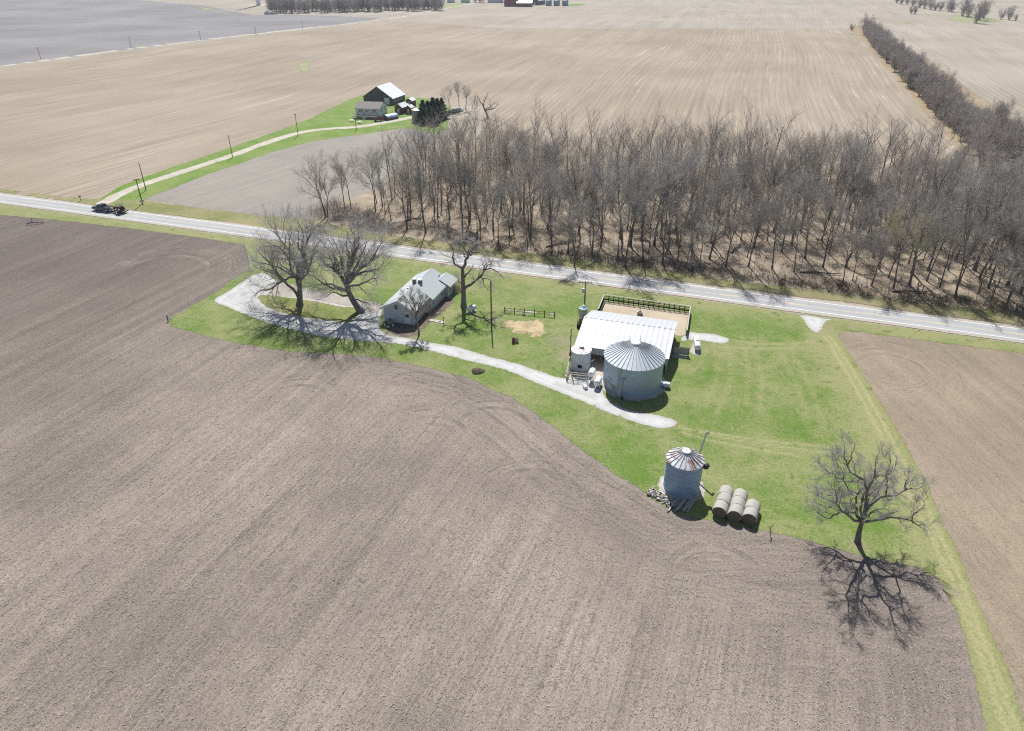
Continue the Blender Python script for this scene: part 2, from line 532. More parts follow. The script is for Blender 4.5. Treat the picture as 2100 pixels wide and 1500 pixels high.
def grass_mat(name, lush, dry, bare, w=0.9, sat=1.0):
    b = Mat(name)
    P = b.pos()
    a = b.noise(P, 0.10, 5, 0.65)
    c = b.noise(b.vadd(P, (37.0, 11.0, 0.0)), 0.45, 5, 0.7)
    d = b.noise(P, 2.6, 5, 0.75)
    g = b.noise(b.vmul(P, (5.0, 2.2, 1)), 1.6, 4, 0.7)
    worn = b.attr('worn'); dirt = b.attr('dirt'); verge = b.attr('verge')
    t = b.math('ADD', b.math('MULTIPLY', a, 1.2), b.math('MULTIPLY', c, 0.9))
    t = b.math('ADD', t, b.math('MULTIPLY', d, 0.5))
    t = b.math('ADD', t, b.math('MULTIPLY', worn, 0.42))
    t = b.math('ADD', t, b.math('MULTIPLY', verge, 0.3))
    dk = b.step(t, 1.02, 1.58)
    col = b.mix(dk, lush, dry)
    col = b.mix(b.math('MULTIPLY', b.step(c, 0.54, 0.68), 0.7), col, tuple(x * y for x, y in zip(lush, (0.55, 0.75, 0.5))))
    col = b.mix(b.math('MULTIPLY', b.step(b.math('ADD', worn, b.math('MULTIPLY', d, 0.6)), 0.62, 1.1), 0.85), col, tuple(x * y for x, y in zip(dry, (1.32, 1.22, 1.45))))
    col = b.mix(b.math('MULTIPLY', b.step(b.math('ADD', dirt, b.math('MULTIPLY', d, 0.6)), 0.6, 1.1), 0.9), col, bare)
    f = b.math('ADD', 1.0, b.math('MULTIPLY', b.math('SUBTRACT', d, 0.5), 0.9))
    f = b.math('ADD', f, b.math('MULTIPLY', b.math('SUBTRACT', g, 0.5), 0.9))
    col = b.scale(col, f)
    h = b.math('ADD', g, d)
    return b.finish(col, 0.9, 0, 0.15, b.bump(h, 0.55, 0.12), b.ragged(w))


def gravel_mat(name, c, c2, w=0.6, sc=1.3, tracks=False):
    b = Mat(name)
    P = b.pos()
    a = b.noise(P, 0.25, 5, 0.65); d = b.noise(P, 6.0, 5, 0.8); e = b.noise(P, 1.4, 4, 0.7)
    col = b.mix(b.step(a, 0.35, 0.68), c, c2)
    f = b.math('ADD', 1.0, b.math('MULTIPLY', b.math('SUBTRACT', d, 0.5), 0.9))
    f = b.math('ADD', f, b.math('MULTIPLY', b.math('SUBTRACT', e, 0.5), 0.35))
    if tracks:                                # packed wheel paths and a looser, dirtier middle and margin
        ed = b.math('ADD', b.attr('edge'), b.math('MULTIPLY', b.math('SUBTRACT', a, 0.5), 0.9))
        tk = b.math('SUBTRACT', 1.0, b.step(b.math('ABSOLUTE', b.math('SUBTRACT', ed, 1.15)), 0.15, 0.5))
        f = b.math('MULTIPLY', f, b.math('ADD', 0.94, b.math('MULTIPLY', tk, 0.10)))
        col = b.mix(b.math('MULTIPLY', b.step(b.math('SUBTRACT', e, b.math('MULTIPLY', ed, 0.25)), 0.28, 0.5), 0.35), col, (0.36, 0.33, 0.27))
    return b.finish(b.scale(col, f), 0.95, 0, 0.2, b.bump(d, 0.5, 0.06), b.ragged(w, sc))


def zero(V):
    z = np.zeros(len(V))
    return {'worn': z, 'dirt': z, 'verge': z}


# --- materials of the ground
ARC = [(*G(850, 800), 4.5, 9.0, 1), (*G(880, 900), 3.0, 9.5, 0), (*G(1010, 880), 4, 10.0, 0), (*G(1090, 1020), 3.5, 8.5, 1.5), (*G(600, 830), 5, 9.0, 2), (*G(1470, 1190), 3, 6.5, 0.5), (*G(1690, 1450), 2.5, 5.0, 0), (*G(330, 560), 9, 16, 0)]
m_front = tilled_mat("tilled_soil", (0.215, 0.177, 0.154), (0.335, 0.280, 0.228), (0.60, 0.53, 0.43), 1.0, ARC, True)
m_right = tilled_mat("tilled_soil_tan", (0.255, 0.205, 0.150), (0.345, 0.275, 0.200), (0.60, 0.53, 0.41), 0.75, [(*G(1830, 760), 4, 11, -9)], False, 0.5)
m_lane = tilled_mat("tilled_soil_grey", (0.27, 0.245, 0.215), (0.33, 0.295, 0.255), (0.55, 0.5, 0.42), 0.6, [(*G(760, 330), 8, 26, 2)], False, 0.3)
m_stub = stubble_mat("corn_stubble", (0.315, 0.252, 0.185), (0.38, 0.318, 0.245), (0.62, 0.56, 0.455), 0.95)
m_base = stubble_mat("stubble_far", (0.350, 0.300, 0.238), (0.41, 0.358, 0.292), (0.54, 0.48, 0.40), 0.9)
m_gray = stubble_mat("soil_far_grey", (0.22, 0.205, 0.20), (0.29, 0.275, 0.27), (0.36, 0.345, 0.335), 0.6)
LUSH, DRY, BARE = (0.122, 0.200, 0.033), (0.280, 0.282, 0.125), (0.30, 0.25, 0.18)
m_lawn = grass_mat("mown_grass", LUSH, DRY, BARE, 0.8)
m_isle = grass_mat("island_grass", (0.14, 0.19, 0.04), (0.30, 0.27, 0.12), BARE, 0.5)
m_farml = grass_mat("farm_grass", (0.125, 0.225, 0.028), (0.23, 0.28, 0.085), BARE, 0.9)
m_verge = grass_mat("verge_grass", (0.17, 0.20, 0.06), (0.31, 0.27, 0.14), (0.21, 0.165, 0.115), 0.8)
m_leaf = None

# base ground, out to the horizon
b_ = sheet("ground", [(-5000, -300), (5000, -300), (5000, 9000), (-5000, 9000)], 0.0, m_base, 400, 0, 400, stub_rows)
sheet("far_field", far_gray, 0.012, m_gray, 40, 1.0, 20, rows(math.radians(80)))
sheet("stubble_field", offset(stub_field, 2.5), 0.024, m_stub, 12, 0.4, 6, stub_rows)
sheet("lane_field", offset(lane_field, 1.2), 0.030, m_lane, 4, 0.3, 2, rows(math.radians(30)))
sheet("tilled_field", offset(front_field, 1.6), 0.026, m_front, 1.6, 0.12, 1.0, front_rows)
sheet("side_field", offset(right_field, 1.6), 0.026, m_right, 2.5, 0.12, 1.5, rows(math.radians(-4)))

# woods floor with leaf litter
b = Mat("leaf_litter")
P = b.pos()
n1, n2, n3 = b.noise(P, 0.14, 5, 0.65), b.noise(P, 2.2, 6, 0.75), b.noise(b.vadd(P, (9, 4, 2)), 0.35, 4)
cc = b.mix(b.step(n1, 0.35, 0.65), (0.305, 0.24, 0.175), (0.42, 0.345, 0.26))
cc = b.mix(b.math('MULTIPLY', b.step(n3, 0.55, 0.68), 0.5), cc, (0.24, 0.235, 0.115))
cc = b.scale(cc, b.math('ADD', 0.55, b.math('MULTIPLY', n2, 0.9)))
m_leaf = b.finish(cc, 0.95, 0, 0.1, b.bump(n2, 0.6, 0.2), b.ragged(1.2, 0.8))
sheet("woodland_floor", offset(woods_floor, 2.5), 0.036, m_leaf, 6, 0.5, 2)
b = Mat("dead_grass")
P = b.pos()
n1, n2 = b.noise(P, 0.1, 5, 0.65), b.noise(P, 1.7, 6, 0.75)
cc = b.mix(b.step(n1, 0.35, 0.65), (0.33, 0.235, 0.13), (0.36, 0.295, 0.20))
cc = b.scale(cc, b.math('ADD', 0.6, b.math('MULTIPLY', n2, 0.8)))
m_dead = b.finish(cc, 0.95, 0, 0.1, b.bump(n2, 0.6, 0.2), b.ragged(1.4, 0.6))
sheet("rough_grass", row_base, 0.036, m_dead, 6, 0.8, 3)


# --- grass
LANE = [gp(l) for l in ([(1690, 690), (1740, 770), (1800, 880), (1850, 985), (1905, 1090), (1950, 1190), (1990, 1290), (2030, 1400), (2070, 1520)],
                        [(1702, 690), (1752, 765), (1812, 870), (1866, 975), (1920, 1080), (1968, 1185), (2008, 1290), (2052, 1400), (2092, 1520)])]
TRK = [gp(l) for l in ([(1400, 878), (1470, 896), (1560, 912), (1660, 925), (1720, 930)], [(1400, 888), (1460, 905), (1560, 924), (1640, 936)], [(1440, 885), (1540, 902), (1700, 918)],
                       [(1500, 699), (1560, 706), (1620, 706), (1670, 700)], [(1470, 712), (1560, 716), (1640, 714)], [(1463, 705), (1472, 740), (1468, 780), (1450, 830)], [(1485, 705), (1497, 740), (1496, 790), (1470, 850)],
                       [(1520, 690), (1535, 760), (1530, 830)], [(1545, 700), (1562, 770), (1558, 850)], [(1405, 770), (1440, 740), (1452, 715)], [(1600, 720), (1640, 800), (1660, 880)], [(1620, 712), (1665, 800), (1690, 880)],
                       [(1780, 860), (1770, 900), (1740, 925)], [(1795, 885), (1785, 915), (1750, 945)], [(1000, 640), (1100, 690), (1150, 740)], [(1040, 590), (1130, 600), (1190, 612)])]


def lawn_attr(V):
    worn = np.zeros(len(V))
    for l in LANE:
        worn = np.maximum(worn, np.exp(-(seg_dist(V, l) / 0.5) ** 2) * 0.8)
    mid = seg_dist(V, LANE[0])
    worn = np.maximum(worn, np.exp(-(mid / 2.2) ** 2) * 0.4)
    for i, l in enumerate(TRK):
        worn = np.maximum(worn, np.exp(-(seg_dist(V, l) / 0.38) ** 2) * (0.62 if i < 5 else 0.32))
    ro = -road_off(V)
    verge = np.exp(-np.clip(ro - 1.5, 0, None) / 2.2) * 0.9
    verge = np.maximum(verge, 0.75 * np.exp(-(mid / 4.0) ** 2) * np.clip((V[:, 0] - 20) / 10, 0, 1))
    vx = np.clip((V[:, 0] + 35) / 20, 0, 1)
    verge = np.maximum(verge, (1 - vx) * 0.55 * (ro < 16))
    dirt = np.zeros(len(V))
    for (u, v, r, a) in ((1150, 700, 4.5, 0.62), (1165, 725, 3.5, 0.7), (1140, 735, 3.0, 0.5), (1040, 668, 3.5, 0.6), (1100, 675, 4.0, 0.55), (1015, 658, 2.2, 0.7), (1085, 640, 3.2, 0.45), (1440, 694, 5, 0.5), (1425, 712, 2.2, 0.6),
                         (1758, 1118, 1.6, 0.75), (1340, 1035, 3.2, 0.6), (800, 690, 3.0, 0.8), (835, 697, 3.0, 0.7), (880, 640, 2.0, 0.5), (1695, 672, 3, 0.6), (1958, 1215, 1.3, 0.7), (1745, 672, 2.2, 0.6), (2010, 1250, 1.5, 0.4),
                         (980, 764, 1.3, 0.6), (940, 620, 2.0, 0.5), (620, 700, 2.5, 0.35), (1410, 668, 2.0, 0.4)):
        d = np.hypot(*(V - np.array(G(u, v))).T)
        dirt = np.maximum(dirt, a * np.exp(-(d / r) ** 2))
    yd = seg_dist(V, YARD_EDGE)
    dirt = np.maximum(dirt, 0.45 * np.exp(-(yd / 0.9) ** 2))
    return {'worn': worn, 'dirt': dirt, 'verge': verge}


sheet("lawn", lawn_poly, 0.044, m_lawn, 0.5, 0.1, 0.8, lawn_attr)


def verge_attr(V):
    z = np.zeros(len(V))
    ro = road_off(V) - RW
    return {'worn': 0.3 * np.exp(-ro.clip(0) / 1.0), 'dirt': np.clip((V[:, 0] + 10) / 90, 0, 0.45) + 0.2 * np.exp(-ro.clip(0) / 0.7), 'verge': z + 0.1}


sheet("farm_lawn", farm_lawn, 0.046, m_farml, 3, 0.3, 1.5, zero)
sheet("verge", verge_n, 0.050, m_verge, 2.0, 0.25, 1.2, verge_attr)

# --- gravel
GR, GR2 = (0.52, 0.51, 0.49), (0.42, 0.405, 0.38)
m_drive = gravel_mat("white_gravel", (0.56, 0.555, 0.54), (0.48, 0.47, 0.45), 0.5, 1.3, True)
m_lanegr = gravel_mat("lane_gravel", (0.55, 0.5, 0.43), (0.44, 0.39, 0.32), 0.5)
m_pad = gravel_mat("pad_gravel", (0.50, 0.47, 0.42), (0.40, 0.36, 0.31), 0.5)
m_strw = gravel_mat("straw_litter", (0.56, 0.43, 0.25), (0.34, 0.265, 0.165), 3.4, 0.55)
m_dirt = gravel_mat("paddock_dirt", (0.46, 0.375, 0.275), (0.55, 0.46, 0.35), 0.6)
m_soil = gravel_mat("dark_soil", (0.11, 0.088, 0.07), (0.20, 0.16, 0.12), 0.9)
sheet("driveway", drive_poly, 0.056, m_drive, 1.5, 0.06, 0.6)
sheet("shade_toned_lane", gp(smooth_poly([(536, 594), (560, 576), (590, 578), (640, 592), (700, 603), (745, 612), (785, 624), (776, 646), (742, 642), (735, 634), (700, 630), (650, 620), (600, 613), (556, 610)], True, 3)), 0.060, gravel_mat("shade_toned_gravel", (0.33, 0.295, 0.255), (0.42, 0.385, 0.345), 1.5, 0.8), 1.0, 0.1, 0.6)  # tree shade on the loop's back lane, put into a darker gravel colour
sheet("island", island_poly, 0.064, m_isle, 1.0, 0.06, 0.6, zero)
sheet("road_entrance", entry_poly, 0.056, m_drive, 1.0, 0.2, 0.5)
sheet("gravel_patch", patch_poly, 0.056, m_drive, 1.0, 0.2, 0.5)
sheet("straw_patch", straw_poly, 0.056, m_strw, 1.0, 0.15, 0.5)
sheet("paddock", paddock_poly, 0.056, m_dirt, 1.5, 0.08, 0.6)
sheet("house_bed", gp([(786, 652), (789, 678), (800, 688), (835, 696), (858, 690), (895, 655), (934, 620), (920, 598), (850, 662)]), 0.060, m_soil, 1.0, 0.1, 0.5)
far_farm_lane = smooth_poly([(150, 436), (215, 416), (240, 402), (300, 377), (380, 351), (470, 321), (560, 289), (610, 274), (660, 266), (730, 261), (790, 252), (850, 240), (870, 238)], False, 4)


def strip(pts, w):
    P_ = np.array(pts); d = np.gradient(P_, axis=0); d /= np.linalg.norm(d, axis=1)[:, None]
    n = np.stack([-d[:, 1], d[:, 0]], 1)
    return [tuple(p) for p in P_ + n * w / 2] + [tuple(p) for p in (P_ - n * w / 2)[::-1]]


sheet("farm_lane", strip(gp(far_farm_lane[3:]), 4.2), 0.058, m_lanegr, 2.0, 0.15, 1.0)
sheet("gravel_road", strip(gp([(-700, 255), (0, 137), (265, 101), (510, 72), (640, 57), (740, 47), (780, 41), (840, 33), (900, 20), (960, 10), (985, 4)]), 7.0), 0.060, m_lanegr, 5, 0.3, 3)
sheet("gravel_road", strip(gp([(280, 0), (420, 6), (528, 13)]) , 6.0), 0.060, m_lanegr, 8, 0.3, 4)
sheet("gravel_road", strip(gp([(955, 12), (985, 11), (1035, 9), (1065, 12)]), 7.0), 0.064, m_lanegr, 8, 0.3, 4)
m_gside = grass_mat("roadside_grass", (0.24, 0.27, 0.12), (0.36, 0.345, 0.20), BARE, 1.2)
sheet("roadside_grass", strip(gp([(-700, 250), (0, 134), (265, 99), (510, 70), (700, 51), (780, 39)]), 7.0), 0.052, m_gside, 8, 0.6, 4, zero)
for pl, w_ in (([(1355, 22), (1363, 32), (1368, 40), (1400, 44), (1480, 39), (1560, 42)], 7), ([(1010, 57), (1120, 58), (1230, 60), (1330, 50), (1400, 44)], 5), ([(1446, 14), (1440, 30)], 7), ([(390, 12), (430, 20), (470, 30)], 9), ([(1790, 60), (1900, 44), (2090, 46)], 8)):
    sheet("grass_waterway", strip(gp(smooth_poly(pl, False, 5)), w_), 0.052, m_gside, 8, 1.2, 3, zero)
sheet("grass_patch", gp([(612, 128), (634, 122), (638, 148), (612, 152)]), 0.052, m_gside, 3, 0.8, 2, zero)
sheet("grass_patch", gp([(1165, 8), (1205, 8), (1185, 13), (1160, 13)]), 0.052, m_farml, 8, 1, 4, zero)
sheet("grass_patch", gp([(905, 8), (960, 6), (950, 14), (905, 20)]), 0.052, m_gside, 8, 1, 4, zero)
sheet("grass_patch", gp([(1960, 30), (2000, 30), (2060, 44), (1990, 50), (1940, 40)]), 0.050, m_gside, 8, 1, 4, zero)

# --- highway
b = Mat("aged_asphalt")
P = b.pos()
rc, al = b.attr('rc'), b.attr('al')
V = b.comb(rc, al, 0.0)
st = b.noise(b.vmul(V, (1.4, 0.02, 1)), 1.0, 4, 0.6)
gr = b.noise(P, 6.0, 4, 0.7)
lg = b.noise(b.vmul(V, (0.3, 0.05, 1)), 1.0, 4, 0.6)
lane = b.math('ABSOLUTE', b.math('SUBTRACT', b.math('ABSOLUTE', b.math('SUBTRACT', rc, RW / 2)), 1.75))
wheel = b.math('SUBTRACT', 1.0, b.step(b.math('ABSOLUTE', b.math('SUBTRACT', lane, 0.85)), 0.15, 0.55))
cc = b.mix(b.step(lg, 0.3, 0.7), (0.37, 0.372, 0.372), (0.43, 0.427, 0.42))
cc = b.mix(b.math('MULTIPLY', wheel, 0.40), cc, (0.31, 0.32, 0.335))
sh_ = b.step(b.math('ABSOLUTE', b.math('SUBTRACT', rc, RW / 2)), RW / 2 - 1.35, RW / 2 - 1.0)
cc = b.mix(sh_, cc, (0.42, 0.375, 0.32))
cc = b.scale(cc, b.math('ADD', 0.70, b.math('ADD', b.math('MULTIPLY', st, 0.35), b.math('MULTIPLY', gr, 0.25))))
seam = b.math('ABSOLUTE', b.math('SUBTRACT', b.math('FRACT', b.math('MULTIPLY', b.math('ADD', al, b.math('MULTIPLY', b.noise(P, 0.4, 2), 1.5)), 1 / 12.0)), 0.5))
cc = b.mix(b.math('MULTIPLY', b.math('SUBTRACT', 1.0, b.step(seam, 0.003, 0.008)), 0.35), cc, (0.2, 0.2, 0.2))
m_road = b.finish(cc, 0.85, 0, 0.3, b.bump(gr, 0.25, 0.03), b.ragged(0.35))


def road_attr(V):
    return {'rc': road_off(V), 'al': (V - ROAD_S[0]) @ RD}


road = sheet("road", [rpt(-320, -0.1), rpt(430, -0.1), rpt(430, RW + 0.1), rpt(-320, RW + 0.1)], 0.070, m_road, 3.0, 0.05, 1.5, road_attr)
b = Mat("road_paint_white")
wn = b.noise(b.pos(), 2.0, 5, 0.7)
m_pw = b.finish((0.82, 0.82, 0.80), 0.7, 0, 0.3, None, b.step(wn, 0.30, 0.42))
b = Mat("road_paint_yellow")
wn = b.noise(b.pos(), 2.0, 5, 0.7)
m_py = b.finish((0.72, 0.56, 0.27), 0.7, 0, 0.3, None, b.step(wn, 0.34, 0.48))
for nm, o0, w_, m_, dash in (("edge_line", 1.35, 0.2, m_pw, 0), ("edge_line", RW - 1.35, 0.2, m_pw, 0), ("centre_line", RW / 2 - 0.17, 0.14, m_py, 0), ("centre_line", RW / 2 + 0.12, 0.14, m_py, 1)):
    vs, fs = [], []
    s = -320.0
    while s < 430:
        e = s + (3.5 if dash else 750)
        k = len(vs)
        vs += [(*rpt(s, o0), 0.076), (*rpt(e, o0), 0.076), (*rpt(e, o0 + w_), 0.076), (*rpt(s, o0 + w_), 0.076)]
        fs.append((k, k + 1, k + 2, k + 3))
        s = e + (9 if dash else 0)
    me = bpy.data.meshes.new(nm); me.from_pydata(vs, [], fs); me.update()
    link_mesh(nm, me, m_, road)



# ---------------------------------------------------------------- mesh builder
class MB:
    def __init__(self):
        self.v, self.f = [], []

    def add(self, verts, faces):
        k = len(self.v)
        self.v += [tuple(p) for p in verts]
        self.f += [tuple(i + k for i in f) for f in faces]
        return self

    def box(self, x0, x1, y0, y1, z0, z1):
        return self.add([(x0, y0, z0), (x1, y0, z0), (x1, y1, z0), (x0, y1, z0), (x0, y0, z1), (x1, y0, z1), (x1, y1, z1), (x0, y1, z1)],
                        [(0, 3, 2, 1), (4, 5, 6, 7), (0, 1, 5, 4), (1, 2, 6, 5), (2, 3, 7, 6), (3, 0, 4, 7)])

    def hexa(self, bot, top):                 # two quads, bottom and top, counter-clockwise
        return self.add(list(bot) + list(top), [(3, 2, 1, 0), (4, 5, 6, 7), (0, 1, 5, 4), (1, 2, 6, 5), (2, 3, 7, 6), (3, 0, 4, 7)])

    def slab(self, quad, th):                 # a sloping panel with thickness
        a, b_, c, d = [Vector(p) for p in quad]
        n = (b_ - a).cross(d - a).normalized() * th
        return self.hexa([p - n for p in (a, b_, c, d)], [a, b_, c, d])

    def extrude(self, prof, axis, a0, a1):    # profile of (p, q) pushed along an axis
        n = len(prof)
        def pt(p, a): return (a, p[0], p[1]) if axis == 'x' else ((p[0], a, p[1]) if axis == 'y' else (p[0], p[1], a))
        vs = [pt(p, a0) for p in prof] + [pt(p, a1) for p in prof]
        fs = [(i, (i + 1) % n, n + (i + 1) % n, n + i) for i in range(n)] + [tuple(range(n - 1, -1, -1)), tuple(range(n, 2 * n))]
        return self.add(vs, fs)

    def lathe(self, prof, c=(0, 0, 0), n=24, cap=True, wave=0.0, nw=0):   # profile of (r, z)
        vs, fs = [], []
        for r, z in prof:
            for i in range(n):
                a = 2 * math.pi * i / n
                vs.append((c[0] + r * math.cos(a), c[1] + r * math.sin(a), c[2] + z))
        for j in range(len(prof) - 1):
            for i in range(n):
                fs.append((j * n + i, j * n + (i + 1) % n, (j + 1) * n + (i + 1) % n, (j + 1) * n + i))
        if cap:
            fs.append(tuple(range(n - 1, -1, -1)))
            fs.append(tuple(range((len(prof) - 1) * n, len(prof) * n)))
        return self.add(vs, fs)

    def tube(self, p0, p1, r0, r1=None, n=8, cap=True):
        r1 = r0 if r1 is None else r1
        a, b_ = Vector(p0), Vector(p1)
        d = (b_ - a).normalized()
        u = d.cross(Vector((0, 0, 1)) if abs(d.z) < 0.95 else Vector((1, 0, 0))).normalized()
        w = d.cross(u)
        vs = []
        for p, r in ((a, r0), (b_, r1)):
            for i in range(n):
                t = 2 * math.pi * i / n
                vs.append(p + (u * math.cos(t) + w * math.sin(t)) * r)
        fs = [(i, (i + 1) % n, n + (i + 1) % n, n + i) for i in range(n)]
        if cap: fs += [tuple(range(n - 1, -1, -1)), tuple(range(n, 2 * n))]
        return self.add(vs, fs)

    def path(self, pts, r, n=6):
        for a, b_ in zip(pts[:-1], pts[1:]): self.tube(a, b_, r, n=n)
        return self

    def build(self, name, mat, parent=None, smooth=False, bevel=0.0, loc=None):
        me = bpy.data.meshes.new(name)
        me.from_pydata(self.v, [], self.f)
        me.update()
        if bevel:
            bm = bmesh.new(); bm.from_mesh(me)
            bmesh.ops.bevel(bm, geom=list(bm.edges), offset=bevel, segments=2, affect='EDGES', clamp_overlap=True)
            bm.to_mesh(me); bm.free()
        bm = bmesh.new(); bm.from_mesh(me)
        bmesh.ops.recalc_face_normals(bm, faces=list(bm.faces))
        bm.to_mesh(me); bm.free()
        if smooth:
            me.polygons.foreach_set('use_smooth', [True] * len(me.polygons))
            me.set_sharp_from_angle(angle=math.radians(38))
        return link_mesh(name, me, mat, parent, loc)


def solve_z(x, y, v):                         # height over (x, y) that is seen on photo row v
    lo, hi = -2.0, 60.0
    for _ in range(60):
        m = (lo + hi) / 2
        d = y * math.cos(PITCH) - (m - CAMH) * math.sin(PITCH)
        u = y * math.sin(PITCH) + (m - CAMH) * math.cos(PITCH)
        if 750 - FPX * u / d > v: lo = m
        else: hi = m
    return lo


# ---------------------------------------------------------------- materials of the objects
def corrugated(name, col, rough, metal, axis='x', freq=5.0, var=0.15, rust=0.0, stain=0.0, strength=0.6, spec=0.4):
    b = Mat(name)
    q = b.sep(b.obj())
    if axis == 'ang':
        c_ = b.math('ARCTAN2', q[1], q[0])
    else:
        c_ = q['xyz'.index(axis)]
    s = b.math('SINE', b.math('MULTIPLY', c_, freq * 6.283))
    n = b.noise(b.obj(), 0.9, 5, 0.65)
    n2 = b.noise(b.vmul(b.obj(), (2.2, 2.2, 0.25)), 1.0, 5, 0.7)
    f = b.math('ADD', 1 - var, b.math('MULTIPLY', n, var * 1.3))
    f = b.math('ADD', f, b.math('MULTIPLY', b.math('SUBTRACT', n2, 0.5), var * 1.2))
    c = b.scale(col, f)
    if stain:
        c = b.mix(b.math('MULTIPLY', b.step(n2, 0.52, 0.68), stain), c, (0.30, 0.29, 0.28))
    if rust:
        n3 = b.noise(b.obj(), 1.3, 5, 0.7)
        c = b.mix(b.math('MULTIPLY', b.step(n3, 0.60 - 0.12 * rust, 0.66 - 0.10 * rust), 0.85), c, (0.30, 0.12, 0.055))
    return b.finish(c, rough, metal, spec, b.bump(s, strength, 0.03))


def shingle(name, col):
    b = Mat(name)
    o = b.obj()
    n = b.noise(b.vmul(o, (3, 3, 8)), 1.5, 4, 0.7); n2 = b.noise(o, 0.4, 4)
    q = b.sep(o)
    row = b.math('FRACT', b.math('MULTIPLY', q[2], 6.0))
    f = b.math('ADD', 0.62, b.math('ADD', b.math('MULTIPLY', n, 0.55), b.math('MULTIPLY', n2, 0.2)))
    f = b.math('MULTIPLY', f, b.math('SUBTRACT', 1.0, b.math('MULTIPLY', b.step(row, 0.85, 1.0), 0.25)))
    return b.finish(b.scale(col, f), 0.95, 0, 0.15, b.bump(n, 0.4, 0.02))


def siding(name, col, freq=5.0, var=0.08):
    b = Mat(name)
    o = b.obj(); q = b.sep(o)
    fr = b.math('FRACT', b.math('MULTIPLY', q[2], freq))
    n = b.noise(o, 1.0, 4)
    c = b.scale(col, b.math('ADD', 1 - var, b.math('MULTIPLY', n, 2 * var)))
    c = b.mix(b.math('MULTIPLY', b.step(fr, 0.88, 0.98), 0.35), c, tuple(x * 0.5 for x in col))
    return b.finish(c, 0.7, 0, 0.3, b.bump(fr, 0.3, 0.02))


def boards(name, col, axis='x', freq=5.0, var=0.3):
    b = Mat(name)
    o = b.obj(); q = b.sep(o)
    k = b.math('MULTIPLY', q['xyz'.index(axis)], freq)
    cell = b.math('FLOOR', k); fr = b.math('FRACT', k)
    n = b.noise(b.comb(b.math('MULTIPLY', cell, 7.31), 0.0, b.math('MULTIPLY', q[2], 0.4)), 1.0, 3)
    n2 = b.noise(o, 2.0, 4)
    c = b.scale(col, b.math('ADD', 1 - var, b.math('ADD', b.math('MULTIPLY', n, 1.2 * var), b.math('MULTIPLY', n2, 0.8 * var))))
    c = b.mix(b.math('MULTIPLY', b.step(fr, 0.9, 0.97), 0.7), c, tuple(x * 0.2 for x in col))
    return b.finish(c, 0.85, 0, 0.2)


